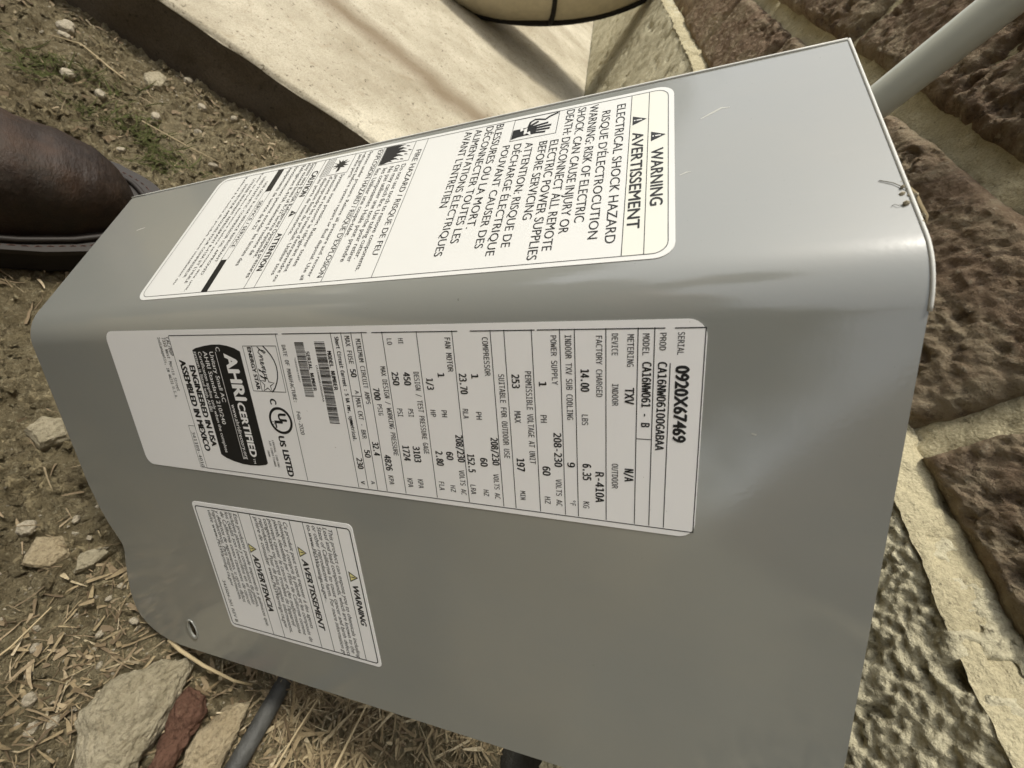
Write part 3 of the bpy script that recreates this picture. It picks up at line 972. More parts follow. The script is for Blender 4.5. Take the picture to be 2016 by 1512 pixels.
TEXT_LEAD = [
    ('WARNING', 32.56, 94.36, 55.49, 3.09, 'b', 1),
    ('This product can expose you to chemicals including', 3.95, 87.26, 77.55, 2.3, 'r', 1),
    ('Lead and lead compounds, which are known to the', 3.78, 84.37, 75.35, 2.32, 'r', 1),
    ('State of California to cause cancer and birth defects', 3.73, 81.18, 77.79, 2.35, 'r', 1),
    ('or other reproductive harm. For more information go', 3.53, 78.2, 78.29, 2.38, 'r', 1),
    ('to www.P65Warnings.ca.gov', 3.54, 75.11, 44.56, 2.35, 'r', 1),
    ('AVERTISSEMENT', 23.65, 66.89, 64.91, 3.42, 'b', 1),
    ('Ce produit peut vous exposer à des agents', 3.99, 60.84, 66.02, 2.36, 'r', 1),
    ('chimiques, y compris le plomb et les composés de', 3.91, 57.74, 75.48, 2.4, 'r', 1),
    ("plomb, identifiés par l'État de Californie comme", 3.89, 54.58, 71.75, 2.42, 'r', 1),
    ('pouvant causer le cancer et des malformations', 3.81, 51.33, 71.58, 2.45, 'r', 1),
    ("congénitales ou autres troubles de l'appareil", 3.88, 48.45, 67.3, 2.47, 'r', 1),
    ('reproducteur. Pour de plus amples informations,', 4.1, 45.34, 72.83, 2.51, 'r', 1),
    ('prière de consulter www.P65Warnings.ca.gov', 3.91, 42.33, 70.13, 2.53, 'r', 1),
    ('ADVERTENCIA', 26.93, 33.88, 61.71, 3.67, 'b', 1),
    ('Este producto puede exponerlo a químicos que', 3.87, 28.54, 72.31, 2.48, 'r', 1),
    ('incluyen plomo y compuestos de plomo,', 3.61, 25.4, 60.87, 2.49, 'r', 1),
    ('los cuales son conocidos en el Estado', 3.5, 22.57, 59.59, 2.51, 'r', 1),
    ('de California como causantes de cáncer', 3.71, 19.35, 60.78, 2.54, 'r', 1),
    ('y defectos de nacimiento, u otros daños', 3.66, 16.03, 59.62, 2.57, 'r', 1),
    ('reproductivos. Para mayor información,', 3.66, 13.34, 58.69, 2.5, 'r', 1),
    ('visite www.P65Warnings.ca.gov', 3.69, 10.35, 50.28, 2.5, 'r', 1),
    ('343504-201 REV B', 48.05, 4.45, 75.95, 2.16, 'r'),
]


# --- rating plate
rating = make_label('rating_label', 1, RD(1.19796), -1.4825, 0.0657, 69.19, 261.31, 5.0, M_lab_s)
rating['label'] = 'long silver-white rating label with serial number and electrical data'
pr = Print()
for x in TEXT_RATING:
    pr.text(*x, mono=True)
pr.build('lettering', M_ink, rating, ZP)
ru = Print()
LW = 0.26
ru.rect(2.30, 44.6, 2.62, 108); ru.rect(2.30, 110, 2.62, 150); ru.rect(2.30, 152, 2.62, 186); ru.rect(2.30, 190.5, 2.62, 212.5); ru.rect(2.30, 213.2, 2.62, 250.5); ru.rect(2.30, 253, 2.62, 260.9)
ru.rect(67.0, 44.3, 67.3, 261.0)
ru.rect(2.3, 260.75, 67.3, 261.0)
for y in (247.7, 243.2, 234.15, 224.85, 220.35, 211.45, 202.35, 197.65, 183.95, 170.37, 156.4, 147.57, 143.0, 138.45, 133.68, 106.75):
    ru.rect(2.2, y - LW / 2, 66.7, y + LW / 2)
ru.rect(12.5, 252.0, 66.7, 252.0 + LW)
ru.rect(2.6, 44.3, 45.2, 44.3 + LW)
ru.rect(36.4, 243.3, 36.65, 247.6); ru.rect(26.65, 138.5, 26.9, 142.9)
ru.frame(45.2, 40.05, 67.1, 44.5, 0.22)
ru.build('rules', M_ink, rating, ZP)
def barcode(y0, y1, x0, x1, seed):
    p_ = Print()
    rr_ = random.Random(seed)
    x = x0
    while x < x1:
        w = rr_.choice((0.16, 0.16, 0.34)); p_.rect(x, y0, min(x + w, x1), y1); x += w + rr_.choice((0.16, 0.16, 0.34))
    return p_
barcode(125.2, 130.1, 5.6, 38.9, 3).build('barcode', M_ink, rating, ZP)
barcode(115.4, 119.9, 5.8, 28.0, 5).build('barcode', M_ink, rating, ZP)
es = Print()
es.frame(7.1, 87.5, 26.6, 105.7, 0.22); es.rect(7.3, 92.5, 26.5, 92.8)
arc = [(7.1, 98.6), (9.0, 100.4), (11.0, 101.9), (13.3, 103.0), (15.6, 103.5), (18.0, 103.4), (20.4, 102.8), (22.6, 101.7), (24.8, 100.2), (26.6, 98.4)]
es.stroke(arc, 0.55)
for seg in ([(7.5, 95.4), (8.8, 96.8), (10.2, 98.6), (9.9, 99.4), (9.1, 98.3), (8.8, 96.2), (9.8, 95.3), (11.1, 96.6)],
            [(11.1, 96.6), (11.5, 97.4), (11.5, 95.2), (12.3, 97.3), (13.0, 97.2), (13.0, 95.3), (13.9, 95.6), (14.8, 96.7), (14.3, 97.3), (13.9, 96.2), (14.4, 95.2), (15.5, 96.1), (15.9, 97.2), (16.2, 95.3)],
            [(16.1, 96.9), (16.9, 97.1), (17.6, 97.4), (17.0, 97.3), (16.7, 96.0), (17.5, 95.6), (18.2, 97.2), (17.6, 93.7), (16.8, 93.3), (17.6, 94.6), (19.4, 96.3)],
            [(19.2, 97.3), (19.4, 95.7), (20.2, 95.9), (20.9, 97.3), (20.2, 93.8), (19.4, 93.3), (20.1, 94.6), (21.4, 95.9)]):
    es.stroke(seg, 0.42)
star = []
for k in range(10):
    a = RD(100 + 36 * k); r_ = 3.9 if k % 2 == 0 else 1.55
    star.append((23.4 + r_ * math.cos(a), 96.4 + r_ * math.sin(a)))
es.stroke(star, 0.45, True)
es.build('energy_mark', M_ink, rating, ZP)
ul = Print()
ul.stroke([(39.35 + 5.55 * math.cos(k), 99.05 + 5.75 * math.sin(k)) for k in np.linspace(0, 2 * math.pi, 40, endpoint=False)], 1.15, True)
ul.text('U', 36.3, 98.2, 39.4, 4.3, 'b'); ul.text('L', 39.7, 95.6, 42.6, 4.3, 'b'); ul.stroke([(40.6 + 0.7 * math.cos(k), 96.0 - 1.5 + 0.7 * math.sin(k)) for k in np.linspace(0, 2 * math.pi, 12, endpoint=False)], 0.2, True)
ul.build('certification_mark', M_ink, rating, ZP)
bd = Print()
bd.poly([(9.0, 57.2), (8.1, 59.4), (7.1, 65.0), (6.55, 70.1), (6.55, 74.5), (7.05, 78.5), (8.1, 82.5), (9.5, 85.4), (60.6, 85.5), (61.5, 84.2), (62.4, 79.5), (62.7, 74.4), (62.5, 69.5), (61.6, 64.3), (60.3, 59.8), (58.7, 57.0)][::-1])
badge = bd.build('certified_badge', M_ink, rating, ZP)
badge['label'] = 'black rounded badge with white lettering'
bt_ = Print()
for x in TEXT_BADGE:
    bt_.text(*x)
bt_.rect(9.7, 70.95, 59.9, 71.2)
bt_.build('white_lettering', M_lab_s, rating, ZP + 0.00005)

# --- electrical shock, fire and explosion warnings
warn = make_label('warning_label', 2, RD(-0.50165), -1.3631, 0.7341, 85.72, 237.16, 6.0, M_lab_w)
warn['label'] = 'large white warning label on the upper folded face'
cr = Print()
cr.poly([(2.2, 222.3), (83.8, 222.3)] + rrect(2.2, 222.0, 83.8, 235.1, 4.4)[:14])
cr.build('cream_heading', M_cream, warn, ZP - 0.00003)
pr = Print()
for x in TEXT_WARNING:
    pr.text(*x)
pr.build('lettering', M_ink, warn, ZP + 0.00002)
ru = Print()
ru.rframe(2.0, 2.4, 83.9, 235.2, 4.5, 0.25)
for y in (228.6, 222.3, 133.7, 110.3, 75.3, 69.4):
    ru.rect(2.0, y - 0.12, 83.9, y + 0.12)
ru.rect(19.0, 43.3, 65.2, 43.5); ru.rect(19.0, 47.6, 65.2, 47.8)
ru.rect(2.0, 43.6, 19.0, 47.7); ru.rect(65.2, 43.4, 83.9, 47.3)
ru.frame(2.1, 175.2, 16.5, 194.4, 0.25)
ru.frame(1.9, 111.2, 15.6, 127.5, 0.25)
ru.frame(1.9, 77.2, 15.7, 93.8, 0.25)
ru.build('rules', M_ink, warn, ZP + 0.00002)
def bang(cx, y0, y1, w):
    p_, k_ = Print(), Print()
    p_.poly([(cx - w / 2, y0), (cx + w / 2, y0), (cx, y1)])
    h = y1 - y0
    k_.rect(cx - w * 0.055, y0 + h * 0.28, cx + w * 0.055, y0 + h * 0.66)
    k_.rect(cx - w * 0.06, y0 + h * 0.10, cx + w * 0.06, y0 + h * 0.20)
    p_.build('warning_triangle', M_ink, warn, ZP + 0.00002)
    k_.build('exclamation_mark', M_lab_w, warn, ZP + 0.00006)
bang(29.3, 229.6, 234.4, 5.4); bang(18.3, 223.1, 228.0, 5.4); bang(39.8, 71.4, 75.2, 4.4)
# struck hand: cuff, palm, fingers, bolt and cable
ic = Print()
ic.poly([(9.2, 175.6), (15.4, 175.6), (14.6, 178.2), (14.3, 181.4), (9.0, 181.4), (9.3, 178.5)])
ic.poly([(8.8, 181.5), (14.4, 181.5), (14.2, 185.8), (8.4, 185.8)])
for fx, fy0, fx1, fy1 in ((9.0, 185, 8.3, 190.3), (10.5, 185, 10.2, 191.8), (12.0, 185, 12.2, 191.4), (13.5, 185, 14.1, 189.8), (8.9, 182.2, 6.2, 186.0)):
    ic.stroke([(fx, fy0), (fx1, fy1)], 1.15)
ic.stroke([(2.8, 193.8), (4.2, 190.6), (5.8, 188.8), (5.0, 186.4), (4.5, 184.4), (5.8, 182.6), (8.6, 182.2)], 1.0)
ic.build('hand_pictogram', M_ink, warn, ZP + 0.00002)
wh = Print()
wh.poly([(15.2, 184.0), (12.0, 183.2), (12.6, 181.9), (9.4, 181.8), (10.2, 180.2), (6.6, 178.5), (11.1, 179.0), (10.5, 180.6), (13.6, 180.7), (13.0, 182.1)])
wh.build('lightning_bolt', M_lab_w, warn, ZP + 0.00006)
ic = Print()
ic.poly([(2.4, 111.6), (15.1, 111.6), (15.0, 114.0), (14.0, 116.5), (14.6, 118.6), (13.2, 117.0), (13.0, 119.6), (13.9, 122.0), (12.2, 119.8), (11.5, 117.9), (10.7, 120.6), (11.6, 123.6),
         (9.9, 121.2), (9.2, 118.8), (8.3, 121.4), (8.9, 125.0), (7.1, 122.0), (6.9, 119.6), (5.9, 121.8), (6.2, 123.8), (4.6, 120.8), (4.8, 118.4), (3.5, 120.4), (3.0, 122.4), (2.4, 118.0)])
for fx, fy in ((4.4, 124.0), (7.7, 125.9), (10.4, 124.6), (13.6, 123.4)):
    ic.poly([(fx - 0.5, fy - 1.1), (fx + 0.3, fy - 0.8), (fx + 0.5, fy + 1.1), (fx - 0.2, fy + 0.2)])
ic.build('flame_pictogram', M_ink, warn, ZP + 0.00002)
ic = Print()
ic.poly([(8.6 + (4.6 if k % 2 == 0 else 1.9) * math.cos(RD(17.1 * k + 8)) * (1.0 + 0.25 * math.sin(k * 2.3)), 87.2 + (5.2 if k % 2 == 0 else 2.0) * math.sin(RD(17.1 * k + 8))) for k in range(21)])
for k in range(5):
    ic.rect(2.6, 77.9 + 1.0 * k, 14.9, 78.2 + 1.0 * k)
ic.build('burst_pictogram', M_ink, warn, ZP + 0.00002)

# --- chemical exposure warning in three languages
lead = make_label('exposure_label', 1, RD(0.08733), -1.3075, 0.7166, 80.10, 101.25, 2.6, M_lab_s)
lead['label'] = 'small white label with three yellow triangles near the bottom corner'
pr = Print()
for x in TEXT_LEAD:
    pr.text(*x)
pr.rect(6.5, 73.2 + 2.2, 47, 73.2 + 2.35)
pr.build('lettering', M_ink, lead, ZP)
ru = Print()
ru.rframe(2.5, 1.7, 77.9, 99.5, 1.6, 0.55)
for y in (92.5, 73.1, 65.1, 40.2, 32.3):
    ru.rect(2.6, y - 0.17, 77.7, y + 0.17)
ru.build('rules', M_ink, lead, ZP)
for cx, y0, y1, w in ((28.4, 93.7, 98.5, 5.8), (19.7, 66.1, 71.0, 6.0), (23.0, 33.0, 38.0, 5.8)):
    tb, ty, tk = Print(), Print(), Print()
    tb.poly([(cx - w / 2, y0), (cx + w / 2, y0), (cx, y1)])
    ty.poly([(cx - w * 0.35, y0 + 0.5), (cx + w * 0.35, y0 + 0.5), (cx, y1 - 0.9)])
    tk.rect(cx - 0.25, y0 + 1.5, cx + 0.25, y1 - 1.7); tk.rect(cx - 0.25, y0 + 0.75, cx + 0.25, y0 + 1.2)
    tb.build('triangle_outline', M_ink, lead, ZP); ty.build('triangle_fill', M_yel, lead, ZP + 0.00004); tk.build('exclamation_mark', M_ink, lead, ZP + 0.00008)
for o_ in (rating, warn, lead):
    for c_ in o_.children:
        if c_.name.split('.')[0] in ('lettering', 'white_lettering', 'rules', 'barcode', 'exclamation_mark', 'energy_mark', 'certification_mark', 'flame_pictogram', 'burst_pictogram', 'hand_pictogram'):
            c_['kind'] = 'stuff'

# rolled hem along the far edge and the top end of the upper face
def fold(s_, q_, h=0.0):
    return Vector((s_, -q_ * math.cos(PHI), q_ * math.sin(PHI))) * U - BASE + Vector((0, -math.sin(PHI), -math.cos(PHI))) * h
link('hem', tube_mesh('hem', [fold(s_, 0.764, 0.0001) for s_ in np.linspace(-1.982, 0.881, 24)], 0.0005, 10), M_edge, panel)
link('hem', tube_mesh('hem', [Vector((float(np.interp(p_[0], [k[0] for k in SMAX], [k[1] for k in SMAX])) + 0.001, p_[1], p_[2])) * U - BASE for p_ in prof if p_[0] < 0.04], 0.0005, 10), M_edge, panel)

# ------------------------------------------------------------------ conduit on the wall
pipe = link('plastic_conduit', tube_mesh('plastic_conduit', [(-0.322, 0.176, -0.02), (-0.2924, 0.176, 0.4094), (-0.289, 0.176, 0.4552), (-0.255, 0.176, 0.95), (-0.24, 0.176, 1.9)], 0.0093, 28), M_pvc)
tag(pipe, 'smooth pale grey plastic conduit running up the wall behind the panel', 'conduit')

# ------------------------------------------------------------------ beige bag slumped on the pad
bag = bpy.data.objects.new('canvas_bag', None); COL.objects.link(bag)
tag(bag, 'large beige rounded canvas bag with black piping and strap slumped against the wall', 'bag')
BR, BU, BF = np.array((-0.151, 0.837, 0.526)), np.array((-0.763, -0.437, 0.475)), np.array((-0.628, 0.330, -0.705))
BC = np.array((-1.387, -0.077, 0.247))
bag.location = (BC[0], BC[1], PAD_Z)
def bag_pt(a, b_, k=1.0):
    """a turns round the outline, b_ = -90..90 deg from back to front"""
    p = BC + (0.349 * k * np.cos(a) * np.cos(b_))[:, None] * BR + (0.145 * k * np.sin(a) * np.cos(b_))[:, None] * BU - (0.132 * k * np.sin(b_))[:, None] * BF
    p[:, 1] = np.minimum(p[:, 1], 0.192); p[:, 2] = np.maximum(p[:, 2], PAD_Z + 0.001)
    return p - np.array(bag.location)
nu, nv = 90, 50
AA, BB = np.meshgrid(np.linspace(0, 2 * math.pi, nu), np.linspace(-math.pi / 2, math.pi / 2, nv), indexing='ij')
V = bag_pt(AA.ravel(), BB.ravel())
V = V + 0.004 * np.column_stack([vnoise(V * 14), vnoise(V * 14 + 5), 0 * V[:, 0]])
link('body', grid_mesh('body', V, nu, nv, True), M_canvas, bag)
k = np.linspace(0, 2 * math.pi, 73)
link('piping', tube_mesh('piping', bag_pt(k, np.arctan(0.805 * np.sin(k)) + 0.10, 1.015), 0.0065, 8), M_black, bag)
q = np.linspace(-0.75, 1.5, 24)
link('strap', tube_mesh('strap', bag_pt(np.full(24, -math.pi / 2 + 0.08), q, 1.015), 0.006, 8), M_black, bag)

# ------------------------------------------------------------------ work boot
person = bpy.data.objects.new('person', None); COL.objects.link(person); person.location = (0.10, -0.50, 0.0)
tag(person, 'person crouching in dark jeans and brown leather work boots', 'person')
boot = bpy.data.objects.new('boot', None); COL.objects.link(boot); boot.parent = person
boot.location = Vector((-0.318, -0.222, 0.001)) - person.location
boot.rotation_euler = (0, 0, math.radians(38))
boot['label'] = 'brown leather work boot with round stitched toe'
def boot_plan(n, grow=0.0):
    """half widths of the sole, toe at y = 0, heel at y = -0.295"""
    d = 1 - np.cos(np.linspace(0, math.pi, n))
    y = -0.295 * d / 2
    w = np.interp(-y, [0, 0.004, 0.012, 0.025, 0.045, 0.075, 0.11, 0.16, 0.20, 0.25, 0.28, 0.291, 0.295], [0.0, 0.017, 0.029, 0.040, 0.0475, 0.052, 0.0515, 0.043, 0.038, 0.038, 0.031, 0.018, 0.0])
    return y, w
def slab(name, grow, z0, z1, mat):
    y, w = boot_plan(60)
    pts = [(ww + grow * min(1, ww / 0.02), yy + grow * (1 - min(1, ww / 0.035)) * (1 if yy > -0.15 else -1)) for yy, ww in zip(y, w)]
    loop = pts + [(-x, yy) for x, yy in pts[-2:0:-1]]
    b = bmesh.new()
    lo = [b.verts.new((x, yy, z0)) for x, yy in loop]; hi = [b.verts.new((x, yy, z1)) for x, yy in loop]
    b.faces.new(lo[::-1]); b.faces.new(hi)
    for i in range(len(loop)):
        b.faces.new((lo[i], lo[(i + 1) % len(loop)], hi[(i + 1) % len(loop)], hi[i]))
    o = bm_link(name, b, mat, boot)
    return o, loop
sole, _ = slab('sole', 0.0085, 0.0, 0.019, M_sole)
welt, wl = slab('welt', 0.010, 0.0192, 0.0236, M_welt)
bead = [(x * 0.86, y * 0.95 - 0.0165, 0.0255) for x, y in wl]
link('welt_bead', tube_mesh('welt_bead', bead + [bead[0]], 0.0024, 8, False), M_welt, boot)
stv, stf = [], []
for i in range(len(wl)):
    (x0, y0), (x1, y1) = wl[i], wl[(i + 1) % len(wl)]
    L = math.hypot(x1 - x0, y1 - y0)
    nseg = max(1, int(L / 0.0042))
    for s in range(nseg):
        a0, a1 = (s + 0.15) / nseg, (s + 0.8) / nseg
        p0 = np.array([x0 + (x1 - x0) * a0, y0 + (y1 - y0) * a0]) * [0.925, 0.975] - [0, 0.0085]
        p1 = np.array([x0 + (x1 - x0) * a1, y0 + (y1 - y0) * a1]) * [0.925, 0.975] - [0, 0.0085]
        d = p1 - p0; d = d / (np.linalg.norm(d) + 1e-9); nn = np.array([-d[1], d[0]]) * 0.0005
        n0 = len(stv)
        stv += [(*(p0 - nn), 0.0237), (*(p0 + nn), 0.0237), (*(p1 + nn), 0.0237), (*(p1 - nn), 0.0237), (*((p0 + p1) / 2), 0.0246)]
        stf += [(n0, n0 + 1, n0 + 4), (n0 + 1, n0 + 2, n0 + 4), (n0 + 2, n0 + 3, n0 + 4), (n0 + 3, n0, n0 + 4)]
st = link('stitching', new_mesh('stitching', stv, stf), M_thread, boot); st['kind'] = 'stuff'
y, w = boot_plan(70)
hgt = np.interp(-y, [0, 0.003, 0.010, 0.022, 0.04, 0.065, 0.10, 0.14, 0.17, 0.20, 0.24, 0.28, 0.295], [0.026, 0.036, 0.050, 0.062, 0.071, 0.077, 0.083, 0.098, 0.125, 0.15, 0.15, 0.14, 0.12])
na = 30
V = []
for yy, ww, hh in zip(y, w, hgt):
    for a in np.linspace(0, math.pi, na):
        cx, sz = math.cos(a), math.sin(a)
        x = ww * 0.955 * math.copysign(abs(cx) ** 0.72, cx)
        z = 0.0225 + (hh - 0.0225) * sz ** 0.72
        V.append((x * 0.945, yy * 0.94 - 0.0165, z))
V = np.array(V)
crease = np.exp(-((V[:, 1] + 0.085) / 0.02) ** 2) * np.clip((V[:, 2] - 0.05) / 0.03, 0, 1)
V[:, 2] += 0.0040 * vnoise(V * [26, 150, 30]) * crease + 0.0022 * fbm(V * 40, 3)
V[:, 0] += 0.0014 * fbm(V * 42 + 7, 3)
link('upper', grid_mesh('upper', V, 70, na, True), M_leather, boot)
V = []
for zz, yc, a_, b_ in ((0.09, -0.225, 0.040, 0.066), (0.13, -0.225, 0.042, 0.064), (0.17, -0.23, 0.046, 0.062), (0.22, -0.235, 0.050, 0.062), (0.25, -0.237, 0.052, 0.063), (0.25, -0.237, 0.047, 0.058), (0.15, -0.23, 0.036, 0.05)):
    for a in np.linspace(0, 2 * math.pi, 33):
        V.append((a_ * math.cos(a), yc + b_ * math.sin(a), zz))
link('shaft', grid_mesh('shaft', np.array(V), 7, 33, True, True), M_leather, boot)

# the other boot, and the crouching figure wearing both
boot2 = boot.copy(); COL.objects.link(boot2)
boot2.location = Vector((0.285, -0.115, 0.001)) - person.location; boot2.rotation_euler = (0, 0, math.radians(-12))
for ch in list(boot.children):
    c_ = ch.copy(); COL.objects.link(c_); c_.parent = boot2
J = {  # joint: (position, radius, radius)
    'pelvis': ((0.175, -0.64, 0.33), 0.135, 0.115), 'spine': ((0.165, -0.62, 0.50), 0.125, 0.10), 'chest': ((0.14, -0.54, 0.69), 0.145, 0.11), 'neck': ((0.105, -0.46, 0.84), 0.055, 0.055),
    'jaw': ((0.085, -0.42, 0.90), 0.070, 0.078), 'crown': ((0.075, -0.405, 1.00), 0.075, 0.085),
    'hipL': ((0.085, -0.62, 0.32), 0.095, 0.095), 'kneeL': ((-0.085, -0.295, 0.47), 0.062, 0.062), 'calfL': ((-0.13, -0.375, 0.32), 0.056, 0.056), 'ankL': ((-0.165, -0.41, 0.15), 0.047, 0.047),
    'hipR': ((0.265, -0.62, 0.32), 0.095, 0.095), 'kneeR': ((0.275, -0.23, 0.46), 0.064, 0.064), 'calfR': ((0.26, -0.31, 0.31), 0.060, 0.060), 'ankR': ((0.24, -0.345, 0.15), 0.050, 0.050),
    'shL': ((-0.03, -0.50, 0.765), 0.062, 0.062), 'elL': ((-0.075, -0.30, 0.58), 0.043, 0.043), 'wrL': ((0.000, -0.13, 0.475), 0.028, 0.030), 'paL': ((0.018, -0.085, 0.455), 0.018, 0.034),
    'shR': ((0.30, -0.48, 0.765), 0.062, 0.062), 'elR': ((0.315, -0.26, 0.57), 0.043, 0.043), 'wrR': ((0.185, -0.115, 0.455), 0.028, 0.030), 'paR': ((0.145, -0.085, 0.445), 0.018, 0.034)}
E_ = [('pelvis', 'spine'), ('spine', 'chest'), ('chest', 'neck'), ('neck', 'jaw'), ('jaw', 'crown'), ('pelvis', 'hipL'), ('hipL', 'kneeL'), ('kneeL', 'calfL'), ('calfL', 'ankL'), ('pelvis', 'hipR'), ('hipR', 'kneeR'),
      ('kneeR', 'calfR'), ('calfR', 'ankR'), ('chest', 'shL'), ('shL', 'elL'), ('elL', 'wrL'), ('wrL', 'paL'), ('chest', 'shR'), ('shR', 'elR'), ('elR', 'wrR'), ('wrR', 'paR')]
for sd, px, dx in (('L', (0.018, -0.085, 0.455), 1), ('R', (0.145, -0.085, 0.445), -1)):
    for i, (ox, oy, oz) in enumerate(((0.022, 0.012, 0.026), (0.028, 0.016, 0.009), (0.028, 0.014, -0.009), (0.022, 0.010, -0.026), (0.002, 0.030, 0.030))):
        J['f%s%da' % (sd, i)] = ((px[0] + dx * ox, px[1] + oy, px[2] + oz), 0.0095, 0.0095)
        J['f%s%db' % (sd, i)] = ((px[0] + dx * (ox + 0.022), px[1] + oy + 0.006, px[2] + oz * 1.1), 0.0085, 0.0085)
        J['f%s%dc' % (sd, i)] = ((px[0] + dx * (ox + 0.034), px[1] + oy + 0.020, px[2] + oz * 1.1), 0.0075, 0.0075)
        E_ += [('pa' + sd, 'f%s%da' % (sd, i)), ('f%s%da' % (sd, i), 'f%s%db' % (sd, i)), ('f%s%db' % (sd, i), 'f%s%dc' % (sd, i))]
names = list(J)
me = bpy.data.meshes.new('body')
me.from_pydata([Vector(J[n_][0]) - person.location for n_ in names], [(names.index(a_), names.index(b_)) for a_, b_ in E_], [])
body = link('body', me, M_denim, person)
sk = body.modifiers.new('skin', 'SKIN'); sk.use_smooth_shade = True
for i, n_ in enumerate(names):
    me.skin_vertices[0].data[i].radius = J[n_][1:]
    me.skin_vertices[0].data[i].use_root = (n_ == 'pelvis')
sb = body.modifiers.new('round', 'SUBSURF'); sb.levels = 2
bpy.context.view_layer.update()
m2 = bpy.data.meshes.new_from_object(body.evaluated_get(bpy.context.evaluated_depsgraph_get()))
body.modifiers.clear(); body.data = m2
m2.materials.clear()
for m_ in (M_denim, M_shirt, M_skin):
    m2.materials.append(m_)
seg_a = np.array([J[a_][0] for a_, _ in E_]) - np.array(person.location); seg_b = np.array([J[b_][0] for _, b_ in E_]) - np.array(person.location)
kind = []
for a_, b_ in E_:
    kind.append(2 if (a_ in ('neck', 'jaw', 'wrL', 'wrR') or a_[:2] in ('pa', 'fL', 'fR')) else (0 if b_[:3] in ('hip', 'kne', 'cal', 'ank') else 1))
for p_ in m2.polygons:
    c_ = np.array(p_.center)
    tt = np.clip(((c_ - seg_a) * (seg_b - seg_a)).sum(1) / ((seg_b - seg_a) ** 2).sum(1), 0, 1)
    p_.material_index = kind[int(np.argmin(np.linalg.norm(seg_a + tt[:, None] * (seg_b - seg_a) - c_, axis=1)))]
    p_.use_smooth = True
# face and hair
fd = Vector((-0.25, 0.75, -0.60)).normalized(); fu = Vector((-0.1, 0.6, 0.79)); fu = (fu - fd * fu.dot(fd)).normalized(); fr = fd.cross(fu)
hc_ = Vector((0.080, -0.41, 0.955)) - person.location
b = bmesh.new()
bmesh.ops.create_uvsphere(b, u_segments=20, v_segments=12, radius=0.098, matrix=Matrix.Translation(hc_ - fd * 0.018 + fu * 0.022))
bmesh.ops.delete(b, geom=[v for v in b.verts if (v.co - hc_).dot(fd) > 0.045 or (v.co - hc_).dot(fu) < -0.05], context='VERTS')
bm_link('hair', b, M_hair, person, True)
b = bmesh.new()
bmesh.ops.create_cone(b, segments=8, radius1=0.016, radius2=0.006, depth=0.045, matrix=Matrix.Translation(hc_ + fd * 0.092 - fu * 0.008) @ fu.to_track_quat('Z', 'Y').to_matrix().to_4x4())
bm_link('nose', b, M_skin, person, True)
for sgn in (-1, 1):
    b = bmesh.new(); bmesh.ops.create_uvsphere(b, u_segments=10, v_segments=6, radius=0.012, matrix=Matrix.Translation(hc_ + fd * 0.078 + fu * 0.012 + fr * 0.03 * sgn))
    bm_link('eye', b, M_hair, person, True)
    b = bmesh.new(); bmesh.ops.create_uvsphere(b, u_segments=10, v_segments=6, radius=0.024, matrix=Matrix.Translation(hc_ + fr * 0.088 * sgn) @ Matrix.Diagonal((0.5, 0.8, 1.2, 1)))
    bm_link('ear', b, M_skin, person, True)
b = bmesh.new(); bmesh.ops.create_uvsphere(b, u_segments=10, v_segments=6, radius=0.02, matrix=Matrix.Translation(hc_ + fd * 0.076 - fu * 0.05) @ Matrix.Diagonal((1.0, 0.5, 0.35, 1)))
bm_link('mouth', b, simple('lips', (0.30, 0.13, 0.11), 0.5, 0.4), person, True)

# ------------------------------------------------------------------ stones
def stone_obj(name, outline, height, mat, label, seed, cat='stone', sink=0.006, tilt=(0, 0), group=None, z=None):
    cx, cy = np.mean([p[0] for p in outline]), np.mean([p[1] for p in outline])
    b = bmesh.new()
    r_ = random.Random(seed)
    for k_, zz in ((1.0, -sink), (1.04, 0.35 * height), (0.86, 0.9 * height), (0.5, height * 1.04)):
        for x, y_ in outline:
            b.verts.new(((x - cx) * k_ * r_.uniform(0.96, 1.03), (y_ - cy) * k_ * r_.uniform(0.96, 1.03), zz * r_.uniform(0.93, 1.07) + tilt[0] * (x - cx) + tilt[1] * (y_ - cy)))
    res = bmesh.ops.convex_hull(b, input=b.verts[:])
    junk = list({e for e in res['geom_interior'] + res['geom_unused'] if isinstance(e, bmesh.types.BMVert)})
    bmesh.ops.delete(b, geom=junk, context='VERTS')
    bmesh.ops.triangulate(b, faces=b.faces[:])
    for _ in range(4 if max(abs(p[0] - cx) for p in outline) > 0.02 else 3):
        bmesh.ops.subdivide_edges(b, edges=b.edges[:], cuts=1, use_grid_fill=True)
    sz = max(max(abs(p[0] - cx) for p in outline), max(abs(p[1] - cy) for p in outline))
    bmesh.ops.smooth_vert(b, verts=b.verts[:], factor=0.35, use_axis_x=True, use_axis_y=True, use_axis_z=True)
    co = np.array([v.co[:] for v in b.verts])
    d = fbm(co / sz * 2.2 + seed, 4, 0.6) * 0.11 * sz + fbm(co / sz * 9 + seed, 3, 0.65) * 0.05 * sz - 0.10 * sz * np.clip(fbm(co / sz * 3.5 + seed * 2, 3) - 0.2, 0, 1)
    b.normal_update()
    for v, dd in zip(b.verts, d):
        v.co += v.normal * float(dd)
    zz = gz_at(cx, cy) if z is None else z
    o = bm_link(name, b, mat, None, True, (cx, cy, zz))
    try:
        o.data.set_sharp_from_angle(angle=math.radians(50))
    except Exception:
        pass
    return tag(o, label, cat, group)
stone_obj('limestone', [(0.0195, -0.0421), (0.008, -0.0268), (0.0003, -0.0107), (0.005, -0.0062), (0.0276, -0.0064), (0.0448, -0.0051), (0.0600, -0.0098), (0.066, -0.027), (0.0331, -0.0467)], 0.014, M_lime,
          'large flat pale limestone chunk below the panel corner', 3, tilt=(0.05, -0.1), z=0.0)
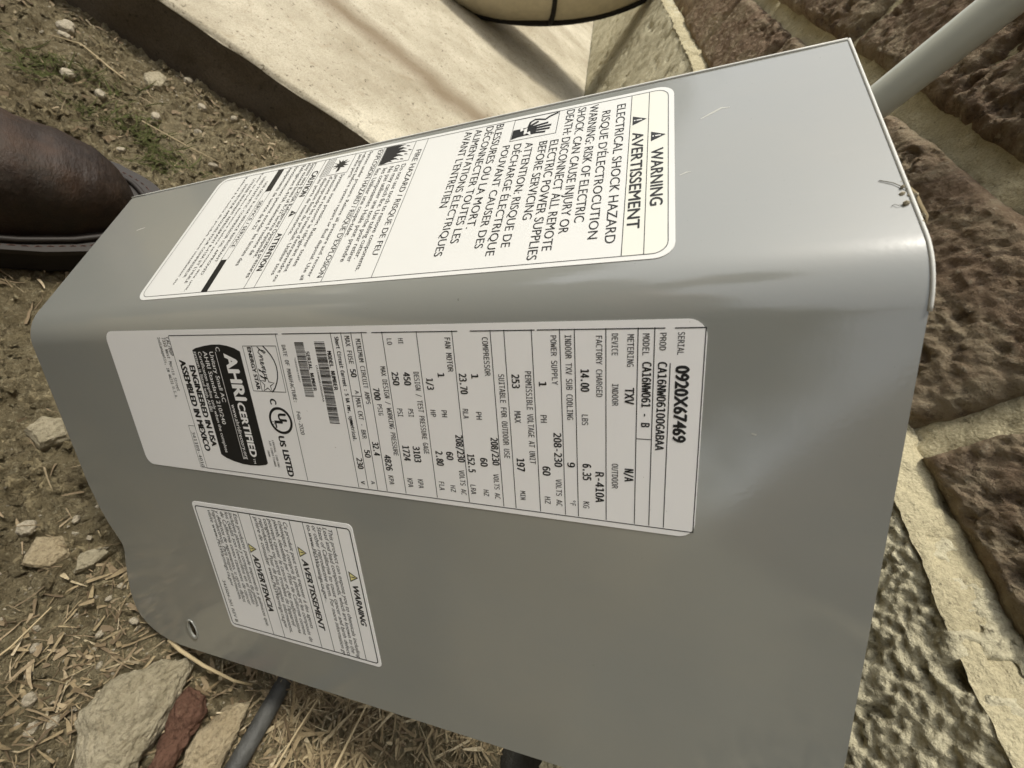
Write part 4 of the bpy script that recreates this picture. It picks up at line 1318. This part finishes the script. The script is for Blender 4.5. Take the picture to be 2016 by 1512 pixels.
stone_obj('brick_shard', [(0.0149, -0.0021), (0.0191, 0.0092), (0.0274, 0.0133), (0.0487, 0.0125), (0.066, 0.0093), (0.066, 0.0005), (0.0368, -0.003), (0.0214, -0.005)], 0.012, M_red,
          'smooth red-brown stone wedged beside the large limestone chunk', 8, z=-0.001)
stone_obj('tan_stone', [(0.0225, 0.0262), (0.0179, 0.0373), (0.0346, 0.0383), (0.0515, 0.0357), (0.064, 0.0223), (0.060, 0.016), (0.0349, 0.0158)], 0.009, M_tan,
          'rough tan stone between the red-brown stone and the black pipe', 5, z=-0.001)
stone_obj('buried_stone', [(-0.0429, -0.1262), (-0.0477, -0.1159), (-0.0388, -0.1049), (-0.0284, -0.108), (-0.0267, -0.1226)], 0.006, M_tan, 'low tan stone half buried in the dirt below the white pebble', 12)
stone_obj('buried_stone', [(-0.0405, -0.1013), (-0.0481, -0.0924), (-0.045, -0.086), (-0.0342, -0.09), (-0.0294, -0.0963)], 0.008, M_lime, 'ridged pale stone beside the notch in the panel edge', 14)
stone_obj('round_stone', [(-0.0998, -0.172), (-0.1113, -0.1702), (-0.1150, -0.1589), (-0.1043, -0.1479), (-0.0931, -0.158)], 0.009, M_lime, 'rounded olive-grey stone beside the lower left panel edge', 17)
stone_obj('grey_stone', [(-0.5037, -0.3564), (-0.5248, -0.3526), (-0.5208, -0.3389), (-0.4982, -0.3345), (-0.4896, -0.3444)], 0.012, M_lime, 'grey-green flat stone on the dirt near the pad', 21)
for i, (x, y_, r_) in enumerate([(-0.4327, -0.3503, .006), (-0.4533, -0.3123, .0065), (-0.5093, -0.2973, .0055), (-0.5246, -0.2692, .0045), (-0.5429, -0.3323, .005), (-0.5597, -0.3031, .0045),
                                 (-0.436, -0.3816, .006), (-0.5009, -0.4293, .008), (-0.515, -0.437, .006), (-0.488, -0.421, .006), (-0.3834, -0.3009, .004), (-0.4332, -0.2417, .005), (-0.4739, -0.2813, .0045), (-0.0466, -0.1335, .0052), (-0.0289, -0.0698, .003),
                                 (-0.0183, -0.0572, .0028), (0.0062, -0.0629, .0024), (0.0013, -0.095, .0026), (-0.0118, -0.0509, .003), (0.0207, 0.0352, .0016), (0.013, -0.0544, .0024), (0.0104, -0.0888, .003), (0.0408, -0.0574, .0035), (-0.0584, -0.1149, .003),
                                 (-0.002, -0.064, .0026), (-0.021, -0.071, .0026), (0.033, -0.075, .004), (0.045, -0.066, .004), (0.022, -0.083, .003)]):
    rr_ = random.Random(100 + i)
    an = rr_.uniform(0, 6.28); el = rr_.uniform(0.6, 0.95)
    ol = [(x + r_ * (math.cos(k) * math.cos(an) - el * math.sin(k) * math.sin(an)), y_ + r_ * (math.cos(k) * math.sin(an) + el * math.sin(k) * math.cos(an))) for k in np.linspace(0, 6.28, 8)[:-1]]
    own = {1: 'white egg-shaped pebble between the boot toe and the pad', 0: 'pale flat pebble among the grass tufts nearest the boot', 6: 'pale pebble at the edge of the grass farthest from the panel', 7: 'largest of the pale pebbles clustered in the top left corner',
           2: 'cream pebble between the egg-shaped pebble and the pad', 5: 'pale pebble closest to the dark pad edge', 13: 'white angular pebble at the left edge beside the panel', 11: 'tan pebble close to the upper panel edge'}.get(i)
    stone_obj('pebble', ol, r_ * 0.75, M_peb, own or 'tiny pale pebble lying loose on the dirt', 30 + i, 'pebble', r_ * 0.4, group='pale pebbles scattered on the dirt')

# ------------------------------------------------------------------ black pipe stub
hp = [(0.003, 0.0530, -0.002), (0.0120, 0.0510, 0.004), (0.0202, 0.0492, 0.0065), (0.0311, 0.0470, 0.0085), (0.0487, 0.0434, 0.010), (0.075, 0.0385, 0.010), (0.14, 0.028, 0.006), (0.2, 0.02, -0.01)]
hose = link('black_pipe', tube_mesh('black_pipe', hp, [0.0056, 0.0057, 0.0058, 0.0058, 0.0058, 0.0058, 0.0058, 0.0058], 18), M_hose)
tag(hose, 'weathered black plastic pipe lying in the straw beside the stones', 'pipe')

# ------------------------------------------------------------------ straw, stalks, grit, grass
def ribbons(name, roots, length, width, mat, lift, curl, seed, upright=0.0, seg=4):
    r_ = np.random.default_rng(seed)
    n = len(roots)
    V = np.zeros((n, seg + 1, 2, 3))
    ang = r_.uniform(0, 2 * math.pi, n)
    Ls = r_.uniform(*length, n) * r_.choice([0.4, 0.7, 1.0], n); Ws = width[0] + (width[1] - width[0]) * r_.uniform(0, 1, n) ** 2.2
    turn = r_.normal(0, curl, n)
    pos = np.column_stack([roots[:, 0], roots[:, 1]])
    base = ground_h(pos) + r_.uniform(0.0005, lift, n)
    slope = r_.normal(0, 0.10, n) + upright * r_.uniform(0.4, 1.2, n)
    roll = r_.uniform(-0.9, 0.9, n)
    for k_ in range(seg + 1):
        u = k_ / seg
        if k_:
            a = ang + turn * u
            pos = pos + np.column_stack([np.cos(a), np.sin(a)]) * (Ls / seg * np.cos(np.clip(slope, -1.2, 1.2)))[:, None]
        z = base + slope * Ls * u
        if upright == 0:
            z = np.maximum(z, ground_h(pos) + 0.0006)
        wv = Ws * (1 - 0.75 * u ** 2) * 0.5
        a = ang + turn * u
        side = np.column_stack([-np.sin(a) * np.cos(roll), np.cos(a) * np.cos(roll), np.sin(roll)]) * wv[:, None]
        c3 = np.column_stack([pos, z])
        V[:, k_, 0] = c3 - side; V[:, k_, 1] = c3 + side
    idx = np.arange(n * (seg + 1) * 2).reshape(n, seg + 1, 2)
    F = np.concatenate([np.stack([idx[:, k_, 0], idx[:, k_, 1], idx[:, k_ + 1, 1], idx[:, k_ + 1, 0]], -1) for k_ in range(seg)])
    me = bpy.data.meshes.new(name)
    me.vertices.add(V.size // 3); me.vertices.foreach_set('co', V.astype(np.float32).ravel())
    me.loops.add(F.size); me.loops.foreach_set('vertex_index', F.astype(np.int32).ravel())
    me.polygons.add(len(F)); me.polygons.foreach_set('loop_start', np.arange(0, F.size, 4, dtype=np.int32))
    me.update(calc_edges=True); me.validate()
    at = me.attributes.new('tone', 'FLOAT', 'POINT')
    at.data.foreach_set('value', np.repeat(np.clip(r_.normal(0.5, 0.27, n), 0, 1), (seg + 1) * 2).astype(np.float32))
    o = link(name, me, mat); o['kind'] = 'stuff'
    return o
def scatter(n, x0, x1, y0, y1, thr=-1.0, k=8.0, seed=1):
    r_ = np.random.default_rng(seed)
    p = np.column_stack([r_.uniform(x0, x1, n * 3), r_.uniform(y0, y1, n * 3)])
    m = fbm(col3(p, k, seed), 2) + r_.normal(0, 0.15, len(p)) > thr
    return p[m][:n]
def free(p):
    return p[~((p[:, 0] < PAD_X + 0.006))]
def sparse(p, seed):
    # bare crumbly soil beside the panel: few straws there
    keep = np.random.default_rng(seed).uniform(0, 1, len(p)) < np.where(np.hypot(p[:, 0] + 0.11, p[:, 1] + 0.18) < 0.12, 0.15, 1.0)
    return p[keep]
tag(ribbons('straw_litter', sparse(free(scatter(6500, -0.66, 0.10, -0.52, 0.10, -0.12, 9, 2)), 1), (0.004, 0.024), (0.0004, 0.0026), M_straw2, 0.004, 0.3, 4), 'short dull straw bits littering the dirt', 'straw')
tag(ribbons('straw_mat', scatter(4500, -0.06, 0.11, 0.045, 0.20, -0.4, 20, 3), (0.006, 0.034), (0.0005, 0.0030), M_straw, 0.009, 0.3, 5, 0.08), 'bright matted straw heaped at the foot of the wall', 'straw')
tag(ribbons('leaf_litter', sparse(free(scatter(1700, -0.60, 0.10, -0.50, 0.16, -0.1, 11, 31)), 7), (0.004, 0.013), (0.0012, 0.0055), M_straw2, 0.003, 0.5, 32), 'crumbled dry leaf bits mixed into the dirt', 'leaf litter')
tag(ribbons('straw_chaff', sparse(scatter(900, -0.10, 0.10, -0.13, 0.08, -0.1, 16, 6), 2), (0.004, 0.018), (0.0005, 0.0030), M_straw, 0.004, 0.3, 6), 'pale straw chaff on the dirt around the stones', 'straw')
spots = [(-0.4141, -0.3902), (-0.4262, -0.4073), (-0.4455, -0.3686), (-0.4518, -0.3494), (-0.4138, -0.3198), (-0.4048, -0.341), (-0.412, -0.2999), (-0.3892, -0.276), (-0.401, -0.259), (-0.435, -0.395), (-0.425, -0.31), (-0.41, -0.285)]
r_ = np.random.default_rng(12)
gp = np.concatenate([np.array(s_) + r_.normal(0, 0.009, (46, 2)) for s_ in spots])
tag(ribbons('grass', gp, (0.010, 0.028), (0.0008, 0.0018), M_grass, 0.002, 0.8, 13, 0.35), 'dark green grass tufts growing between the boot and the pad', 'grass')

def grit(name, pts, size, mat, seed):
    r_ = np.random.default_rng(seed)
    base = np.array([(1, 0, 0), (-1, 0, 0), (0, 1, 0), (0, -1, 0), (0, 0, 1), (0, 0, -1)], float)
    fc = [(0, 2, 4), (2, 1, 4), (1, 3, 4), (3, 0, 4), (2, 0, 5), (1, 2, 5), (3, 1, 5), (0, 3, 5)]
    n = len(pts)
    sz = r_.uniform(*size, n) * r_.uniform(0.5, 1.0, n)
    a = r_.uniform(0, 6.28, n)
    B = base[None] * r_.uniform(0.5, 1.1, (n, 6, 1)) * sz[:, None, None]
    B[:, :, 2] *= 0.7
    R_ = np.stack([np.stack([np.cos(a), -np.sin(a), 0 * a], -1), np.stack([np.sin(a), np.cos(a), 0 * a], -1), np.stack([0 * a, 0 * a, 0 * a + 1], -1)], 1)
    B = np.einsum('nij,nkj->nki', R_, B)
    B[:, :, :2] += pts[:, None, :]
    B[:, :, 2] += (ground_h(pts) + sz * 0.25)[:, None]
    F = [tuple(int(6 * i + k_) for k_ in f) for i in range(n) for f in fc]
    o = link(name, new_mesh(name, B.reshape(-1, 3), F, False), mat); o['kind'] = 'stuff'
    return o
tag(grit('gravel', free(scatter(2200, -0.60, 0.09, -0.50, 0.10, 0.05, 8, 21)), (0.0006, 0.0024), M_peb, 22), 'tiny pale grit sprinkled over the dirt', 'gravel')
tag(grit('soil_crumbs', free(scatter(7000, -0.62, 0.09, -0.52, 0.12, -0.15, 10, 23)), (0.0010, 0.0052), M_dirt, 24), 'crumbs of brown soil covering the dirt', 'soil')

def stalk(pts, w, label, mat=M_stalk):
    P_ = [Vector(p) for p in pts]
    o = link('dry_stalk', tube_mesh('dry_stalk', P_, [w * (1 - 0.5 * k_ / (len(P_) - 1)) for k_ in range(len(P_))], 6), mat)
    return tag(o, label, 'straw stalk', 'single dry stalks on the ground')
def lay(xy, dz):
    return [(x, y_, gz_at(x, y_) + d) for (x, y_), d in zip(xy, dz)]
stalk([(0.056, 0.099, 0.016), (0.0432, 0.101, 0.020), (0.021, 0.1058, 0.022), (0.0046, 0.1088, 0.026)], 0.0013, 'thick pale stalk pointing at the panel edge, nearest the wall')
stalk([(0.058, 0.060, 0.013), (0.0463, 0.0658, 0.015), (0.028, 0.070, 0.017), (0.0095, 0.0749, 0.022)], 0.0010, 'long thin straw stalk crossing the litter beside the black pipe')
stalk([(-0.006, -0.026, 0.010), (-0.0018, -0.017, 0.013), (0.0034, -0.0005, 0.016), (0.0081, 0.0207, 0.014), (0.0085, 0.0324, 0.010)], 0.0014, 'curved tan stalk lying over the tip of the limestone')
stalk(lay([(-0.433, -0.3129), (-0.434, -0.27), (-0.4347, -0.2317)], (0.006, 0.008, 0.005)), 0.0009, 'straight pale stalk between the boot toe and the pad')
stalk(lay([(-0.4787, -0.3614), (-0.484, -0.385), (-0.488, -0.4058), (-0.4763, -0.4248)], (0.004, 0.007, 0.007, 0.004)), 0.0009, 'bent thin stalk on the dirt near the grey-green stone')
stalk(lay([(-0.4865, -0.3906), (-0.479, -0.37), (-0.4719, -0.3521)], (0.003, 0.006, 0.005)), 0.0011, 'short stiff stalk beside the bent thin stalk')
stalk(lay([(0.03, -0.105), (0.012, -0.098), (-0.01, -0.094)], (0.004, 0.006, 0.004)), 0.0008, 'thin stalk at the left edge above the limestone')

# ------------------------------------------------------------------ wisps caught on the panel corner
wisp = bpy.data.objects.new('cobweb_wisp', None); COL.objects.link(wisp)
def pp(s, q, h=0.0):
    """point on the upper face, h metres off the sheet"""
    p_ = Vector((s, -q * math.cos(PHI), q * math.sin(PHI))) * U + Vector((0, -math.sin(PHI), -math.cos(PHI))) * h
    return PT + PR @ p_
wisp.location = pp(0.88, 0.17)
tag(wisp, 'wisp of cobweb and dead plant fibre caught on the upper panel corner', 'cobweb')
def wtube(name, pts, w, mat):
    o = link(name, tube_mesh(name, [Vector(p_) - wisp.location for p_ in pts], w, 5), mat, wisp)
    return o
wtube('fibre', [pp(0.845, 0.228, .0002), pp(0.865, 0.215, .0003), pp(0.885, 0.19, .0003), pp(0.89, 0.165, .0003)], 0.00011, M_fibre)
wtube('fibre', [pp(0.85, 0.152, .0002), pp(0.855, 0.156, .0003), pp(0.86, 0.150, .0004), pp(0.884, 0.16, .0003)], 0.00007, M_fibre)
wtube('leaf_scrap', [pp(0.884, 0.205, .0002), pp(0.895, 0.185, -.0006), pp(0.897, 0.155, -.001), pp(0.90, 0.125, -.001), pp(0.895, 0.105, -.001)], [0.0003, 0.0006, 0.0007, 0.0006, 0.0002], M_leaf)
rr_ = random.Random(77)
for k_ in range(16):
    b = bmesh.new()
    sz_ = rr_.uniform(0.0003, 0.0008)
    bmesh.ops.create_icosphere(b, subdivisions=1, radius=sz_)
    for v_ in b.verts:
        v_.co *= rr_.uniform(0.6, 1.15)
    bm_link('dirt_crumb', b, M_crumb, wisp, False, pp(rr_.uniform(0.872, 0.892), rr_.uniform(0.09, 0.27), rr_.uniform(-0.0008, 0.0004)) - wisp.location)

# ------------------------------------------------------------------ scuffs in the panel's paint
M_scuff = simple('scuffed_paint', (0.46, 0.46, 0.42), 0.6, 0.3)
def scuff(face, pts, w):
    """thin scraped mark; pts in panel units on face 1 (s, t) or face 2 (s, q)"""
    n_ = Vector((0, 0, -1)) if face == 1 else Vector((0, -math.sin(PHI), -math.cos(PHI)))
    to3 = (lambda a_, b_: Vector((a_, b_, 0))) if face == 1 else (lambda a_, b_: Vector((a_, -b_ * math.cos(PHI), b_ * math.sin(PHI))))
    P_ = [to3(*p_) * U - BASE + n_ * 0.00004 for p_ in pts]
    V_, F_ = [], []
    for k_, p_ in enumerate(P_):
        d_ = (P_[min(k_ + 1, len(P_) - 1)] - P_[max(k_ - 1, 0)]).normalized()
        sd = d_.cross(n_) * w * (0.25 + 0.75 * math.sin(math.pi * (k_ + 0.3) / (len(P_) - 0.4))) / 2
        V_ += [p_ - sd, p_ + sd]
        if k_:
            F_.append((2 * k_ - 2, 2 * k_ - 1, 2 * k_ + 1, 2 * k_))
    return link('scuff', new_mesh('scuff', V_, F_), M_scuff, panel)
scuff(2, [(0.53, 0.545), (0.555, 0.56), (0.58, 0.575), (0.60, 0.572)], 0.0009)
scuff(2, [(0.475, 0.335), (0.49, 0.342), (0.50, 0.343)], 0.0006)
scuff(2, [(-1.72, 0.50), (-1.70, 0.505), (-1.67, 0.51)], 0.0006)
scuff(1, [(0.62, 0.33), (0.63, 0.333)], 0.0007)

# ------------------------------------------------------------------ unseen trees added to block sky and shape the panel's reflections
M_bark = simple('bark', (0.10, 0.075, 0.055), 0.9, 0.2, (40, 0.9, 0.02), 0.4)
M_foliage = simple('foliage', (0.050, 0.068, 0.026), 0.7, 0.3, None, 0.5)
def crown_mesh(seed, n=5200):
    r_ = np.random.default_rng(seed)
    cl = r_.normal(0, 1, (46, 3)); cl /= np.linalg.norm(cl, axis=1)[:, None]
    cl *= (r_.uniform(0.35, 1.0, 46) ** 0.5)[:, None]
    c_ = cl[r_.integers(0, 46, n)] + r_.normal(0, 0.17, (n, 3))
    a = r_.normal(0, 1, (n, 3)); a /= np.linalg.norm(a, axis=1)[:, None]
    b_ = np.cross(a, r_.normal(0, 1, (n, 3))); b_ /= np.linalg.norm(b_, axis=1)[:, None]
    w = r_.uniform(0.035, 0.075, n)[:, None]
    V = np.stack([c_ - a * w * 1.6, c_ - b_ * w, c_ + a * w * 1.6, c_ + b_ * w], 1).reshape(-1, 3)
    F = np.arange(4 * n).reshape(n, 4)
    return new_mesh('crown', V, F)
crowns = [crown_mesh(90 + k) for k in range(2)]
for i, (x, y_, rad, zc, lab) in enumerate(((6.4, -2.45, 2.0, 2.3, 'added unseen tree at the right end of the house, nearest the wall'), (5.6, -5.4, 2.3, 2.8, 'added unseen tree behind the viewer on the right'), (1.6, -7.2, 2.4, 3.0, 'added unseen tree straight behind the viewer'),
                                           (-3.2, -7.6, 2.3, 2.9, 'added unseen tree behind the viewer on the left'), (-7.8, -5.2, 2.4, 2.8, 'added unseen tree far along the pad side'))):
    tr = bpy.data.objects.new('added_tree', None); COL.objects.link(tr); tr.location = (x, y_, 0)
    tag(tr, lab, 'tree', 'added unseen trees that shape the panel reflections')
    link('trunk', tube_mesh('trunk', [(0, 0, -0.1), (0.05, 0.02, 0.6), (0.0, 0.06, zc * 0.6), (0.05, 0.0, zc + 0.4)], [0.19, 0.15, 0.12, 0.05], 12), M_bark, tr)
    for k, a_ in enumerate((0.4, 1.7, 2.9, 4.1, 5.3)):
        link('limb', tube_mesh('limb', [(0, 0.05, zc * 0.45 + 0.1 * k), (0.5 * rad * math.cos(a_), 0.5 * rad * math.sin(a_), zc * 0.8), (0.8 * rad * math.cos(a_), 0.8 * rad * math.sin(a_), zc * 1.05)], [0.07, 0.05, 0.02], 8), M_bark, tr)
    cr_ = link('crown', crowns[i % 2], M_foliage, tr, (0, 0, zc))
    cr_.scale = (rad, rad, rad * 0.98); cr_.rotation_euler = (0, 0, 1.3 * i)
